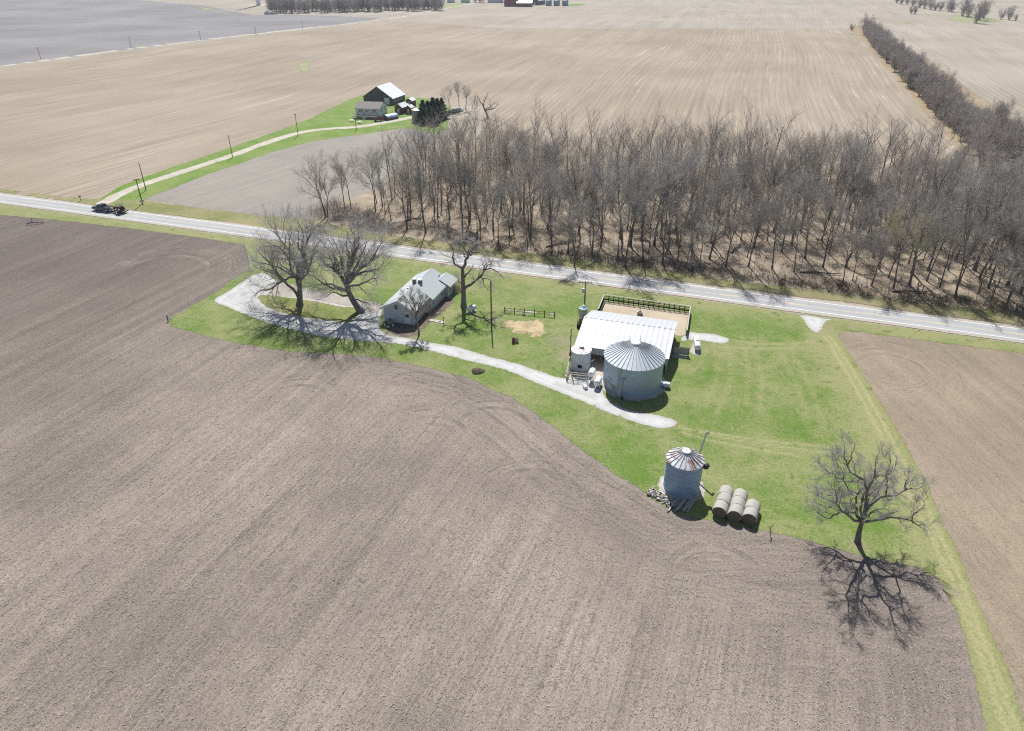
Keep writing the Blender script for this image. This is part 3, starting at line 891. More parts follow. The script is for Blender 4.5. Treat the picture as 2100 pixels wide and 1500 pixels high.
M = dict(
    galv=corrugated("galvanised_wall", (0.40, 0.50, 0.62), 0.5, 0.3, 'z', 4.5, 0.2, 0, 0.12, 0.12),
    galvroof=plain("galvanised_roof", (0.58, 0.615, 0.655), 0.50, 0.3, 0.2, 1.2),
    rib=plain("roof_rib", (0.36, 0.38, 0.40), 0.55, 0.5, 0.1),
    bluebin=corrugated("painted_bin_wall", (0.29, 0.41, 0.58), 0.55, 0.2, 'z', 4.5, 0.10, 0, 0.05, 0.1),
    binroof=corrugated("rusting_bin_roof", (0.70, 0.72, 0.74), 0.5, 0.2, 'z', 0.3, 0.12, 0.85, 0, 0.0),
    whitebin=corrugated("white_bin_wall", (0.66, 0.70, 0.73), 0.6, 0.15, 'ang', 14.0, 0.12, 0, 0.3, 0.3),
    whiteroof=corrugated("rusting_white_roof", (0.80, 0.78, 0.76), 0.6, 0.1, 'z', 0.3, 0.1, 0.75, 0, 0.0),
    barnroof=corrugated("barn_roof_metal", (0.54, 0.55, 0.57), 0.5, 0.1, 'x', 1.1, 0.14, 0, 0.3, 0.6),
    barnwall=corrugated("barn_wall_metal", (0.55, 0.56, 0.58), 0.6, 0.2, 'x', 2.0, 0.3, 0, 0.5, 0.5),
    hopper=corrugated("hopper_metal", (0.42, 0.52, 0.58), 0.5, 0.4, 'z', 3.0, 0.15, 0, 0.1, 0.3),
    steel=plain("grey_steel", (0.42, 0.43, 0.44), 0.5, 0.6),
    pipe=plain("pale_pipe", (0.60, 0.58, 0.53), 0.6, 0.2),
    black=plain("black_rubber", (0.02, 0.02, 0.022), 0.8),
    dark=plain("dark_opening", (0.015, 0.015, 0.018), 0.9),
    white=plain("white_paint", (0.80, 0.80, 0.78), 0.55, 0, 0.05),
    tank=plain("white_tank_paint", (0.82, 0.83, 0.83), 0.4, 0, 0.06, 2, 0.5),
    siding=siding("grey_blue_siding", (0.50, 0.55, 0.61), 5.0),
    shingle=shingle("grey_shingles", (0.47, 0.50, 0.505)),
    shingle2=shingle("brown_grey_shingles", (0.30, 0.275, 0.25)),
    vinyl=siding("pale_siding", (0.66, 0.68, 0.70), 5.0),
    brick=plain("chimney_brick", (0.26, 0.20, 0.17), 0.9, 0, 0.4, 8),
    block=plain("concrete_block", (0.52, 0.50, 0.46), 0.9, 0, 0.12, 3),
    concrete=plain("weathered_concrete", (0.50, 0.47, 0.42), 0.9, 0, 0.2, 2, 0.2, 0.3),
    glass=plain("window_glass", (0.05, 0.065, 0.08), 0.08, 0, 0.1, 1, 0.6),
    wood=plain("weathered_wood", (0.22, 0.18, 0.14), 0.9, 0, 0.35, 5),
    darkwood=plain("dark_wood", (0.045, 0.04, 0.038), 0.9, 0, 0.35, 5),
    polewood=plain("pole_wood", (0.20, 0.17, 0.15), 0.9, 0, 0.25, 3),
    redpole=plain("reddish_pole_wood", (0.12, 0.075, 0.055), 0.9, 0, 0.25, 3),
    greywood=plain("silver_wood", (0.50, 0.47, 0.42), 0.9, 0, 0.25, 6),
    yellow=plain("ochre_paint", (0.40, 0.28, 0.10), 0.6),
    farroof=plain("far_white_roof", (0.72, 0.73, 0.74), 0.5, 0.1, 0.05, 0.5),
    oldbarn=boards("old_barn_boards", (0.115, 0.115, 0.118), 'x', 3.3, 0.5),
    redwood=boards("red_boards", (0.20, 0.045, 0.045), 'x', 3.3, 0.3),
    brownwood=boards("brown_boards", (0.17, 0.085, 0.075), 'x', 3.3, 0.3),
    farred=boards("barn_red", (0.24, 0.055, 0.06), 'x', 1.0, 0.15),
    navy=plain("dark_blue_car_paint", (0.03, 0.045, 0.09), 0.3, 0.2, 0.05, 2, 0.6),
    chrome=plain("bright_metal", (0.6, 0.6, 0.6), 0.25, 0.9),
    tyre=plain("tyre_rubber", (0.02, 0.02, 0.02), 0.85),
    rustred=plain("rusty_red_paint", (0.22, 0.06, 0.04), 0.7, 0, 0.4, 3),
    olive=plain("dull_green_paint", (0.08, 0.11, 0.06), 0.6),
    darkred=plain("red_lamp", (0.35, 0.02, 0.02), 0.4),
    lamp=plain("lamp_lens", (0.85, 0.85, 0.8), 0.2),
    bluebin2=plain("blue_grey_metal", (0.22, 0.32, 0.42), 0.5, 0.3),
    turbine=plain("tower_white", (0.78, 0.80, 0.82), 0.5),
    silo=boards("silo_staves", (0.36, 0.36, 0.35), 'z', 1.3, 0.15),
    rock=plain("rubble", (0.46, 0.43, 0.40), 0.9, 0, 0.3, 3, 0.2, 0.4, 12),
)


def hay_mat():
    b = Mat("wrapped_hay")
    o = b.obj(); q = b.sep(o)
    r = b.math('SQRT', b.math('ADD', b.math('MULTIPLY', q[0], q[0]), b.math('MULTIPLY', q[2], q[2])))
    band = b.noise(b.vmul(o, (0.15, 9, 0.15)), 1.0, 3, 0.6)
    n = b.noise(o, 7.0, 4, 0.7)
    c = b.mix(b.step(band, 0.4, 0.6), (0.37, 0.345, 0.30), (0.50, 0.48, 0.435))
    c = b.scale(c, b.math('ADD', 0.65, b.math('MULTIPLY', n, 0.7)))
    ringn = b.noise(b.comb(b.math('MULTIPLY', r, 9.0), 0.0, 0.0), 1.0, 3)
    end = b.scale((0.155, 0.125, 0.095), b.math('ADD', 0.55, b.math('ADD', b.math('MULTIPLY', ringn, 0.6), b.math('MULTIPLY', n, 0.4))))
    c = b.mix(b.attr('endface'), c, end)
    return b.finish(c, 0.9, 0, 0.15, b.bump(n, 0.6, 0.04))


m_hay = hay_mat()


def window(parent, c, w, h, face, m_frame=None, dep=0.06, rows_=1):
    # face: 's','n','e','w' outward direction in the parent's frame; c = centre on the wall plane
    t = 0.09
    x, y, z = c
    fr = MB(); pn = MB()
    if face in 'sn':
        s = -1 if face == 's' else 1
        y0, y1 = sorted((y - s * 0.03, y + s * dep))
        for a, b_, c0, c1 in ((x - w / 2 - t, x + w / 2 + t, z + h / 2, z + h / 2 + t), (x - w / 2 - t, x + w / 2 + t, z - h / 2 - t, z - h / 2), (x - w / 2 - t, x - w / 2, z - h / 2, z + h / 2), (x + w / 2, x + w / 2 + t, z - h / 2, z + h / 2)):
            fr.box(a, b_, y0, y1, c0, c1)
        fr.box(x - w / 2, x + w / 2, y0, y1 - 0.02 if s > 0 else y1, z - 0.025, z + 0.025)
        p0, p1 = sorted((y - s * 0.02, y + s * 0.025))
        pn.box(x - w / 2, x + w / 2, p0, p1, z - h / 2, z + h / 2)
    else:
        s = -1 if face == 'w' else 1
        x0, x1 = sorted((x - s * 0.03, x + s * dep))
        for a, b_, c0, c1 in ((y - w / 2 - t, y + w / 2 + t, z + h / 2, z + h / 2 + t), (y - w / 2 - t, y + w / 2 + t, z - h / 2 - t, z - h / 2), (y - w / 2 - t, y - w / 2, z - h / 2, z + h / 2), (y + w / 2, y + w / 2 + t, z - h / 2, z + h / 2)):
            fr.box(x0, x1, a, b_, c0, c1)
        fr.box(x0, x1, y - w / 2, y + w / 2, z - 0.025, z + 0.025)
        p0, p1 = sorted((x - s * 0.02, x + s * 0.025))
        pn.box(p0, p1, y - w / 2, y + w / 2, z - h / 2, z + h / 2)
    o = fr.build("window", m_frame or M['white'], parent)
    pn.build("pane", M['glass'], o)
    return o


# ---------------------------------------------------------------- farmhouse
HX, HY = G(788.8, 659)
house = empty("farmhouse", (HX, HY, 0), -AZ, "long low grey-blue farmhouse with grey shingle roof and two chimneys beside the gravel drive", "house")
RE, RZ = 3.2, 4.65                            # ridge
mb = MB()
mb.extrude([(0, 0.25), (6.05, 0.25), (6.05, 2.95), (RE, RZ - 0.12), (0, 2.88)], 'y', 0, 6.4)
mb.extrude([(0.0, 0.25), (6.75, 0.25), (6.75, 2.62), (RE, RZ - 0.12), (0.0, 2.88)], 'y', 6.402, 15.6)
mb.extrude([(4.4, 0.25), (7.5, 0.25), (7.5, 2.35), (5.7, 3.3), (4.4, 2.7)], 'y', 13.3, 17.2)
mb.build("wall", M['siding'], house)
MB().box(-0.03, 6.08, -0.03, 6.37, 0, 0.25).box(-0.031, 6.78, 6.372, 15.63, 0, 0.248).box(4.37, 7.53, 13.27, 17.23, 0, 0.246).build("foundation", M['block'], house)
roof = MB()
roof.slab([(-0.5, -0.35, 2.72), (RE, -0.35, RZ), (RE, 15.95, RZ), (-0.5, 15.95, 2.72)][::-1], 0.13)
roof.slab([(RE, -0.35, RZ), (6.35, -0.35, 2.80), (6.35, 6.5, 2.80), (RE, 6.5, RZ)][::-1], 0.13)
roof.slab([(RE, 6.503, RZ), (7.05, 6.503, 2.47), (7.05, 14.3, 2.47), (RE, 14.3, RZ)][::-1], 0.13)
roof.slab([(RE, 14.303, RZ), (4.9, 14.303, 3.69), (4.9, 15.95, 3.69), (RE, 15.95, RZ)][::-1], 0.13)
roof.slab([(4.1, 13.4, 2.62), (5.7, 13.4, 3.46), (5.7, 17.5, 3.46), (4.1, 17.5, 2.62)][::-1], 0.12)
roof.slab([(5.7, 13.4, 3.46), (7.85, 13.4, 2.28), (7.85, 17.5, 2.28), (5.7, 17.5, 3.46)][::-1], 0.12)
roof = roof.build("roof", M['shingle'], house)
ch = MB().box(2.35, 2.95, 8.1, 8.7, 3.9, 5.4).build("chimney", M['brick'], house)
MB().box(2.28, 3.02, 8.03, 8.77, 5.4, 5.54).build("chimney_cap", M['white'], ch)
ch = MB().box(3.3, 3.9, 8.75, 9.35, 4.1, 5.1).build("chimney", M['brick'], house)
MB().box(3.22, 3.98, 8.67, 9.43, 5.1, 5.24).box(3.5, 3.7, 8.95, 9.15, 5.24, 5.4).build("chimney_cap", M['white'], ch)
MB().box(-0.62, -0.5, -0.35, 15.95, 2.56, 2.74).build("gutter", M['white'], house)
MB().box(6.35, 6.47, -0.35, 6.5, 2.66, 2.83).build("gutter", M['white'], house)
MB().box(7.05, 7.18, 6.45, 14.3, 2.33, 2.50).build("gutter", M['white'], house)
MB().box(7.85, 7.97, 13.4, 17.5, 2.14, 2.32).build("gutter", M['white'], house)
MB().slab([(-0.5, -0.38, 2.66), (RE, -0.38, RZ - 0.06), (RE, -0.36, RZ - 0.06), (-0.5, -0.36, 2.66)], 0.18).slab([(RE, -0.38, RZ - 0.06), (6.35, -0.38, 2.74), (6.35, -0.36, 2.74), (RE, -0.36, RZ - 0.06)], 0.18).build("rake_board", M['white'], house)
MB().slab([(6.35, 6.42, 2.74), (7.05, 6.42, 2.40), (7.05, 6.50, 2.40), (6.35, 6.50, 2.74)], 0.18).build("rake_board", M['white'], house)
MB().tube((6.9, 6.36, 2.35), (6.9, 6.36, 0.2), 0.05).tube((6.9, 6.36, 0.2), (8.6, 6.0, 0.1), 0.05).build("downspout", M['white'], house)
MB().tube((7.6, 13.2, 2.2), (7.6, 13.2, 0.2), 0.05).tube((7.6, 13.2, 0.2), (9.0, 12.9, 0.1), 0.05).build("downspout", M['white'], house)
MB().tube((-0.12, -0.1, 2.5), (-0.12, -0.1, 0.2), 0.05).tube((-0.12, -0.1, 0.2), (-0.8, -1.2, 0.1), 0.05).build("downspout", M['white'], house)
window(house, (2.65, 0, 3.25), 0.75, 0.85, 's')
dr = MB().box(4.3, 5.3, -0.05, 0.02, 0.3, 2.4).build("door", M['white'], house)
MB().tube((5.18, -0.12, 1.35), (5.18, -0.05, 1.35), 0.04).build("handle", M['steel'], dr)
MB().box(4.45, 5.15, -0.07, -0.051, 1.5, 2.2).build("pane", M['glass'], dr)
for yy, hh in ((2.0, 0.9), (4.4, 0.9)): window(house, (6.05, yy, 1.8), 0.9, hh, 'e')
for yy in (7.6, 11.8): window(house, (6.75, yy, 1.55), 0.8, 1.0, 'e')
window(house, (7.5, 14.2, 1.45), 0.9, 0.9, 'e'); window(house, (7.5, 15.9, 1.45), 0.8, 0.9, 'e')
for yy in (2.6, 6.0, 10.0, 13.5): window(house, (0, yy, 1.75), 1.0, 1.1, 'w')
MB().box(2.1, 2.5, 6.0, 6.3, 4.2, 4.55).build("roof_vent", M['steel'], house)


def hpt(e, n, z=0.0):
    d = grid_dir(e, n)
    return (HX + d[0], HY + d[1], z)


# clutter by the gable
o = empty("air_conditioner", hpt(1.5, -0.7), -AZ, "dark air conditioner box against the shaded house gable", "air conditioner")
MB().box(-0.4, 0.4, -0.35, 0.35, 0.05, 0.8).build("casing", M['steel'], o, bevel=0.03)
MB().lathe([(0.28, 0.8), (0.28, 0.84), (0.06, 0.86)], n=16).build("fan_grille", M['black'], o)
for i, (e, n, nm, lb) in enumerate(((1.0, -1.9, "bucket", "white bucket nearest the drive in the shade of the house gable"), (1.7, -2.3, "bucket", "tipped white bucket in the shade of the house gable"), (2.5, -1.6, "bucket", "pale bucket on the right in the shade of the house gable"))):
    o = empty(nm, hpt(e, n, 0.08), 0.3 * i, lb, "bucket", "buckets by the house")
    bk = MB().lathe([(0.15, 0), (0.2, 0.45), (0.17, 0.45), (0.13, 0.05)], n=14)
    bo = bk.build("pail", M['white'], o, True)
    MB().path([(0.19 * math.cos(a), 0.0, 0.44 + 0.17 * math.sin(a)) for a in np.linspace(0, math.pi, 7)], 0.012, 5).build("bail", M['steel'], o)
    if i == 1: o.rotation_euler = (math.pi / 2, 0, 0.9); o.location.z = 0.28
for i, (u, v) in enumerate(((887, 658), (898, 660.5), (906, 662))):
    x, y = G(u, v)
    m_ = MB().lathe([(0.5, 0.03), (0.52, 0.09), (0.49, 0.115)], n=12)
    m_.v = [(a * (1.25 + 0.1 * math.sin(7 * b_ + i)), b_, c) for a, b_, c in m_.v]
    o = m_.build("stepping_stone", M['concrete'], None, loc=(x, y, 0.02))
    tag(o, ["pale stepping stone nearest the house wall", "middle stepping stone of the three by the house", "stepping stone beside the short dark post"][i], "stepping stone", "stepping stones by the house")
x, y = G(910, 666)
o = empty("clothes_post", (x, y, 0), 0, "short dark post with crosspiece at the end of the stepping stones", "post")
MB().tube((0, 0, -0.1), (0, 0, 1.5), 0.06).build("post", M['darkwood'], o)
MB().tube((-0.3, 0, 1.45), (0.3, 0, 1.45), 0.035).build("crosspiece", M['darkwood'], o)


# ---------------------------------------------------------------- cattle barn
BX, BY = G(1180, 780)
barn = empty("cattle_barn", (BX, BY, 0), -AZ, "long open-sided barn with a bright white metal roof beside the paddock", "barn")
e0, e1, n0, n1, nr = -1.7, 13.95, 6.1, 20.35, 13.1
zr, zs, zn = 5.0, 3.0, 2.9
r_ = MB()
r_.slab([(e0, n0, zs), (e1, n0, zs), (e1, nr, zr), (e0, nr, zr)], 0.06)
r_.slab([(e0, nr, zr), (e1, nr, zr), (e1, n1, zn), (e0, n1, zn)], 0.06)
r_ = r_.build("roof", M['barnroof'], barn)
MB().slab([(e0 - .02, nr - 0.2, zr - 0.02), (e1 + .02, nr - 0.2, zr - 0.02), (e1 + .02, nr, zr + 0.06), (e0 - .02, nr, zr + 0.06)], 0.03).slab([(e0 - .02, nr, zr + 0.06), (e1 + .02, nr, zr + 0.06), (e1 + .02, nr + 0.2, zr - 0.02), (e0 - .02, nr + 0.2, zr - 0.02)], 0.03).build("ridge_cap", M['barnroof'], r_)
for yy in (9.5,):
    MB().slab([(e0, yy, zs + (zr - zs) * (yy - n0) / (nr - n0) + 0.03), (e1, yy, zs + (zr - zs) * (yy - n0) / (nr - n0) + 0.03), (e1, yy + 0.12, zs + (zr - zs) * (yy + .12 - n0) / (nr - n0) + 0.03), (e0, yy + 0.12, zs + (zr - zs) * (yy + .12 - n0) / (nr - n0) + 0.03)], 0.025).build("roof_seam", M['rib'], r_)
w_ = MB()
w_.extrude([(n0 + 0.4, 0), (n1 - 0.4, 0), (n1 - 0.4, zn - 0.08), (nr, zr - 0.14), (n0 + 0.4, zs - 0.04)], 'x', e1 - 0.42, e1 - 0.34)
w_.extrude([(n0 + 0.4, 0.9), (n1 - 0.4, 0.9), (n1 - 0.4, zn - 0.08), (nr, zr - 0.14), (n0 + 0.4, zs - 0.04)], 'x', e0 + 0.3, e0 + 0.38)
w_.box(e0 + 0.39, e1 - 0.43, n0 + 0.42, n0 + 0.5, 1.55, zs - 0.05)
w_.build("wall", M['barnwall'], barn)
for k in range(8):
    MB().box(e0 + 0.5 + k * 1.97, e0 + 0.7 + k * 1.97, n0 + 0.51, n0 + 0.68, 0, zs - 0.1).build("post", M['wood'], barn)
    MB().box(e0 + 0.5 + k * 1.97, e0 + 0.7 + k * 1.97, n1 - 0.65, n1 - 0.48, 0, zn - 0.12).build("post", M['wood'], barn)
w_ = MB().box(e0 + 0.45, e1 - 0.5, n0 + 4.4, n0 + 4.5, 0, 1.9)
w_.build("inner_partition", M['darkwood'], barn)
x, y = G(1362, 767)


def bpt(e, n, z=0.0):
    d = grid_dir(e, n)
    return (BX + d[0], BY + d[1], z)


# paddock fence, one post per part
fence = empty("paddock_fence", (0, 0, 0), 0, "dark board fence with pale top rail round the bare paddock behind the barn", "fence")
cor = [G(1226, 648), G(1238, 618), G(1414, 642), G(1407, 692)]
rl, top = MB(), MB()
for (a, b_), nn in zip(zip(cor[:-1], cor[1:]), (6, 17, 9)):
    a = Vector((*a, 0)); b_ = Vector((*b_, 0))
    for k in range(nn + (1 if nn == 9 else 0)):
        p = a.lerp(b_, k / nn)
        MB().box(p.x - 0.07, p.x + 0.07, p.y - 0.07, p.y + 0.07, -0.05, 1.42).build("post", M['darkwood'], fence)
    d = (b_ - a).normalized(); n_ = Vector((-d.y, d.x, 0)) * 0.08
    for z, hh in ((0.25, 0.28), (0.62, 0.12), (1.0, 0.12)):
        q = [a + n_, b_ + n_, b_ + n_ * 1.5, a + n_ * 1.5]
        rl.hexa([(v_.x, v_.y, z) for v_ in q], [(v_.x, v_.y, z + hh) for v_ in q])
    q = [a - n_ * 1.2, b_ - n_ * 1.2, b_ + n_ * 1.2, a + n_ * 1.2]
    top.hexa([(v_.x, v_.y, 1.40) for v_ in q], [(v_.x, v_.y, 1.46) for v_ in q])
rl.build("rail", M['darkwood'], fence)
top.build("top_rail", M['greywood'], fence)
gate = empty("plank_gate", bpt(14.0, 13.4), -AZ, "solid plank gate with dark frame between the barn and the paddock corner", "gate")
for k in range(5): MB().box(0.1, 2.6, 0, 0.06, 0.15 + 0.27 * k, 0.40 + 0.27 * k).build("plank", M['greywood'], gate)
MB().box(-0.02, 0.09, -0.05, 0.09, 0, 1.65).box(2.61, 2.72, -0.05, 0.09, 0, 1.65).box(0.1, 2.6, 0.0, 0.06, 1.52, 1.6).build("frame", M['darkwood'], gate)
MB().hexa([(0.1, -0.06, 0.02), (2.6, -0.06, 0.02), (2.6, -1.1, 0.02), (0.1, -1.1, 0.02)], [(0.1, -0.06, 0.08), (2.6, -0.06, 0.08), (2.6, -1.1, 0.08), (0.1, -1.1, 0.08)]).build("apron", M['concrete'], gate)
wt_ = empty("water_trough", (*G(1312, 646), 0), -AZ, "dark cattle waterer on the bare paddock behind the barn roof", "trough")
MB().box(-0.5, 0.5, -0.3, 0.3, 0, 0.7).build("tub", M['steel'], wt_, bevel=0.05)
MB().box(-0.36, 0.36, -0.18, 0.18, 0.701, 0.72).build("basin", M['dark'], wt_)
MB().tube((0, 0.2, 0.7), (0, 0.2, 2.0), 0.03).build("standpipe", M['rustred'], wt_)

# ---------------------------------------------------------------- big grain bin
R1 = 4.65
bc = (19.3, 96.5)
ze = solve_z(bc[0], bc[1] - R1, 760.6)
zp = solve_z(bc[0], bc[1], 703)
big = empty("grain_bin", (*bc, 0), 0, "large galvanised grain bin with ribbed conical roof beside the barn", "grain bin")
MB().lathe([(R1, 0.1), (R1, ze)], n=64, cap=False).build("wall", M['galv'], big, True)
MB().lathe([(R1 + 0.25, 0.0), (R1 + 0.25, 0.14), (R1 - 0.02, 0.2)], n=48).build("foundation", M['concrete'], big)
r0 = 0.75
rf = MB().lathe([(R1 + 0.16, ze - 0.06), (R1 + 0.16, ze + 0.02), (r0, zp - 0.15)], n=72, cap=False).build("roof", M['galvroof'], big)
for k in range(38):
    a = 2 * math.pi * k / 38
    ca, sa = math.cos(a), math.sin(a)
    p0 = Vector(((R1 + 0.16) * ca, (R1 + 0.16) * sa, ze + 0.02)); p1 = Vector((r0 * ca, r0 * sa, zp - 0.15))
    t = Vector((-sa, ca, 0)) * 0.035
    m_ = MB().hexa([p0 - t, p0 + t, p1 + t, p1 - t], [p + Vector((0, 0, 0.085)) for p in (p0 - t, p0 + t, p1 + t, p1 - t)])
    m_.build("roof_rib", M['rib'], rf)
MB().lathe([(r0 + 0.02, zp - 0.16), (r0 + 0.02, zp), (r0 - 0.12, zp + 0.12), (0.1, zp + 0.2)], n=28).build("roof_cap", M['white'], big)
hf = MB()
for sx in (-0.85, 0.85):
    hf.tube((sx, -0.9, zp - 0.55), (sx, 0.75, zp + 0.75), 0.04).tube((sx, 0.75, zp + 0.75), (sx, 0.75, zp - 0.2), 0.03)
hf.tube((-0.85, 0.75, zp + 0.75), (0.85, 0.75, zp + 0.75), 0.03).tube((-0.85, -0.9, zp - 0.55), (0.85, -0.9, zp - 0.55), 0.03)
hf.build("hatch_frame", M['pipe'], big)


def on_bin(a, r, z):
    return (r * math.cos(a), r * math.sin(a), z)


def patch(a0, a1, r, z0, z1, th=0.05, n=6):
    m_ = MB()
    for i in range(n):
        b0, b1 = a0 + (a1 - a0) * i / n, a0 + (a1 - a0) * (i + 1) / n
        m_.hexa([on_bin(b0, r, z0), on_bin(b0, r + th, z0), on_bin(b1, r + th, z0), on_bin(b1, r, z0)], [on_bin(b0, r, z1), on_bin(b0, r + th, z1), on_bin(b1, r + th, z1), on_bin(b1, r, z1)])
    return m_


al_ = -math.pi / 2 - 0.62                     # ladder bearing
ld = MB()
for da in (-0.045, 0.045): ld.tube(on_bin(al_ + da, R1 + 0.14, 0.9), on_bin(al_ + da, R1 + 0.14, ze + 0.3), 0.025, n=5)
for k in range(13): ld.tube(on_bin(al_ - 0.045, R1 + 0.14, 1.0 + 0.32 * k), on_bin(al_ + 0.045, R1 + 0.14, 1.0 + 0.32 * k), 0.018, n=5)
ld.build("ladder", M['rib'], big)
au = -math.pi / 2 - 0.52
tb = MB().tube(on_bin(au, R1 + 0.85, 0.35), on_bin(au, R1 + 0.22, 3.0), 0.11).tube(on_bin(au, R1 + 0.22, 3.0), on_bin(au + 0.12, R1 + 0.25, 3.4), 0.13)
tb.build("unloading_tube", M['steel'], big)
MB().tube(on_bin(au + 0.1, R1 + 0.9, 0.02), on_bin(au + 0.1, R1 + 0.9, 0.5), 0.18).tube(on_bin(au - 0.03, R1 + 0.9, 0.3), on_bin(au - 0.03, R1 + 0.3, 0.3), 0.12).build("auger_motor", M['black'], big)
dr = patch(-math.pi / 2 - 1.13, -math.pi / 2 - 0.97, R1 - 0.01, 0.9, 2.3, 0.1).build("door", M['galvroof'], big)
patch(-math.pi / 2 - 1.09, -math.pi / 2 - 1.01, R1 + 0.092, 1.2, 2.0, 0.02).build("door_panel", M['rib'], dr)
patch(-math.pi / 2 - 0.9, -math.pi / 2 - 0.77, R1 - 0.01, 0.85, 1.4, 0.15).build("hatch", M['yellow'], big)
fan = MB().tube(on_bin(0.05 - 0.35, R1 + 1.35, 0.55), on_bin(0.05 - 0.35, R1 + 0.5, 0.55), 0.5, n=18)
fan.tube(on_bin(-0.30, R1 + 0.5, 0.5), on_bin(-0.30, R1 - 0.05, 0.5), 0.34, n=12)
fan.build("aeration_fan", M['galvroof'], big)
sheet("bin_pad", [(bc[0] + 5.6 * math.cos(a), bc[1] + 5.6 * math.sin(a)) for a in np.linspace(0, 2 * math.pi, 40)[:-1]], 0.067, m_pad, 1.2, 0.15, 0.5)
sheet("barn_floor", [bpt(e, n)[:2] for e, n in ((-2.2, 0.2), (3.2, -1.0), (4.6, 3.0), (13.6, 5.5), (13.6, 20.4), (-2.2, 20.4))], 0.053, m_dirt, 1.5, 0.15, 0.6)

# ---------------------------------------------------------------- small blue bin
R2 = 2.28
sc_ = (21.9, 70.72)
ze2 = solve_z(sc_[0], sc_[1] - R2, 964.5)
zp2 = solve_z(sc_[0], sc_[1], 926)
sb = empty("grain_bin", (*sc_, 0), 0, "small blue-grey grain bin with rust-streaked white roof beside the hay bales", "grain bin")
MB().lathe([(R2, 0.2), (R2, ze2)], n=48, cap=False).build("wall", M['bluebin'], sb, True)
rim = MB()
for zz in np.arange(0.95, ze2, 0.78): rim.lathe([(R2 + 0.005, zz), (R2 + 0.03, zz + 0.02), (R2 + 0.005, zz + 0.04)], n=48, cap=False)
rim.build("seam", M['bluebin'], sb)
MB().lathe([(R2 + 0.3, 0.0), (R2 + 0.3, 0.16), (R2 - 0.02, 0.24)], n=40).build("foundation", M['concrete'], sb)
rf = MB().lathe([(R2 + 0.1, ze2 - 0.05), (R2 + 0.1, ze2 + 0.02), (0.5, zp2 - 0.1)], n=40, cap=False).build("roof", M['binroof'], sb)
for k in range(20):
    a = 2 * math.pi * (k + 0.3) / 20
    ca, sa = math.cos(a), math.sin(a)
    p0 = Vector(((R2 + 0.1) * ca, (R2 + 0.1) * sa, ze2 + 0.02)); p1 = Vector((0.5 * ca, 0.5 * sa, zp2 - 0.1))
    t = Vector((-sa, ca, 0)) * 0.035
    MB().hexa([p0 - t, p0 + t, p1 + t, p1 - t], [p + Vector((0, 0, 0.09)) for p in (p0 - t, p0 + t, p1 + t, p1 - t)]).build("roof_rib", M['rib'], rf)
MB().lathe([(0.52, zp2 - 0.11), (0.54, zp2 + 0.06), (0.48, zp2 + 0.11)], n=24).build("roof_cap", M['white'], sb)
MB().box(R2 - 0.05, R2 + 0.5, -0.9, -0.5, 3.7, 4.2).box(R2 + 0.35, R2 + 0.62, -0.95, -0.45, 4.0, 4.35).build("vent_hood", M['black'], sb)
ax, ay = G(1433, 955)
pa = Vector((sc_[0] + 1.9, sc_[1] + 2.2, 1.0)); pb = Vector(WY(1450, 886, sc_[1] + 3.6))
o = empty("grain_auger", (pa.x, pa.y, 0), 0, "thin pale auger tube rising behind the small blue grain bin", "auger")
m_ = MB().tube((0, 0, 0.5), pb - Vector((pa.x, pa.y, 0)), 0.13, n=10).build("tube", M['pipe'], o)
MB().tube(pb - Vector((pa.x, pa.y, 0)), pb - Vector((pa.x, pa.y, 0)) + Vector((0.35, 0.1, -0.4)), 0.15, 0.12, 10).build("spout", M['steel'], o)
MB().tube((0.6, 0.6, 0.02), (0.35, 0.45, 2.6), 0.05).tube((-0.5, 0.8, 0.02), (0.3, 0.45, 2.6), 0.05).tube((0, 0, 0.02), (0, 0, 0.6), 0.2).build("support", M['steel'], o)
sheet("bin_pad", [(sc_[0] + 0.1 + 3.3 * math.cos(a), sc_[1] + 3.3 * math.sin(a)) for a in np.linspace(0, 2 * math.pi, 36)[:-1]], 0.067, m_pad, 1.0, 0.1, 0.4)

# rubble and boards at its foot
rb = MB()
for _ in range(150):
    t = random.random()
    u = 1330 + 55 * t + random.gauss(0, 5); v = 1008 + 28 * t + random.gauss(0, 4.5)
    x, y = G(u, v)
    if math.hypot(x - sc_[0], y - sc_[1]) < R2 + 0.15: continue
    s = random.uniform(0.1, 0.26)
    q = [(x + s * random.uniform(0.6, 1.2) * math.cos(a), y + s * random.uniform(0.6, 1.2) * math.sin(a)) for a in (0.3, 1.9, 3.4, 4.9)]
    z0 = random.uniform(0, 0.3)
    rb.hexa([(*p, z0) for p in q], [(p[0] * 0.8 + x * 0.2 + random.gauss(0, .03), p[1] * 0.8 + y * 0.2, z0 + s * random.uniform(0.5, 1.1)) for p in q])
tag(rb.build("rubble_pile", M['rock']), "heap of broken pale rubble at the left foot of the small blue grain bin", "rubble", kind='stuff')
bi = 0
for k in range(15):
    u = 1380 + k * 2.9 + random.gauss(0, 1); v = 1030 + random.gauss(0, 4)
    a = Vector((*G(u + 8, v - 7), 0.12 + 0.05 * (k % 3))); b_ = Vector((*G(u - 8 - 4 * random.random(), v + 20), 0.1 + 0.06 * (k % 4)))
    d = (b_ - a).normalized(); n_ = Vector((-d.y, d.x, 0)) * 0.07
    o = MB().hexa([a - n_, b_ - n_, b_ + n_, a + n_], [p + Vector((0, 0, 0.07)) for p in (a - n_, b_ - n_, b_ + n_, a + n_)]).build("old_board", M['greywood'] if k % 3 else M['wood'])
    tag(o, "weathered board lying in the shade in front of the small blue grain bin", "board", "boards in front of the small bin")

# ---------------------------------------------------------------- hay bales
hay_me = None
HR = 0.89


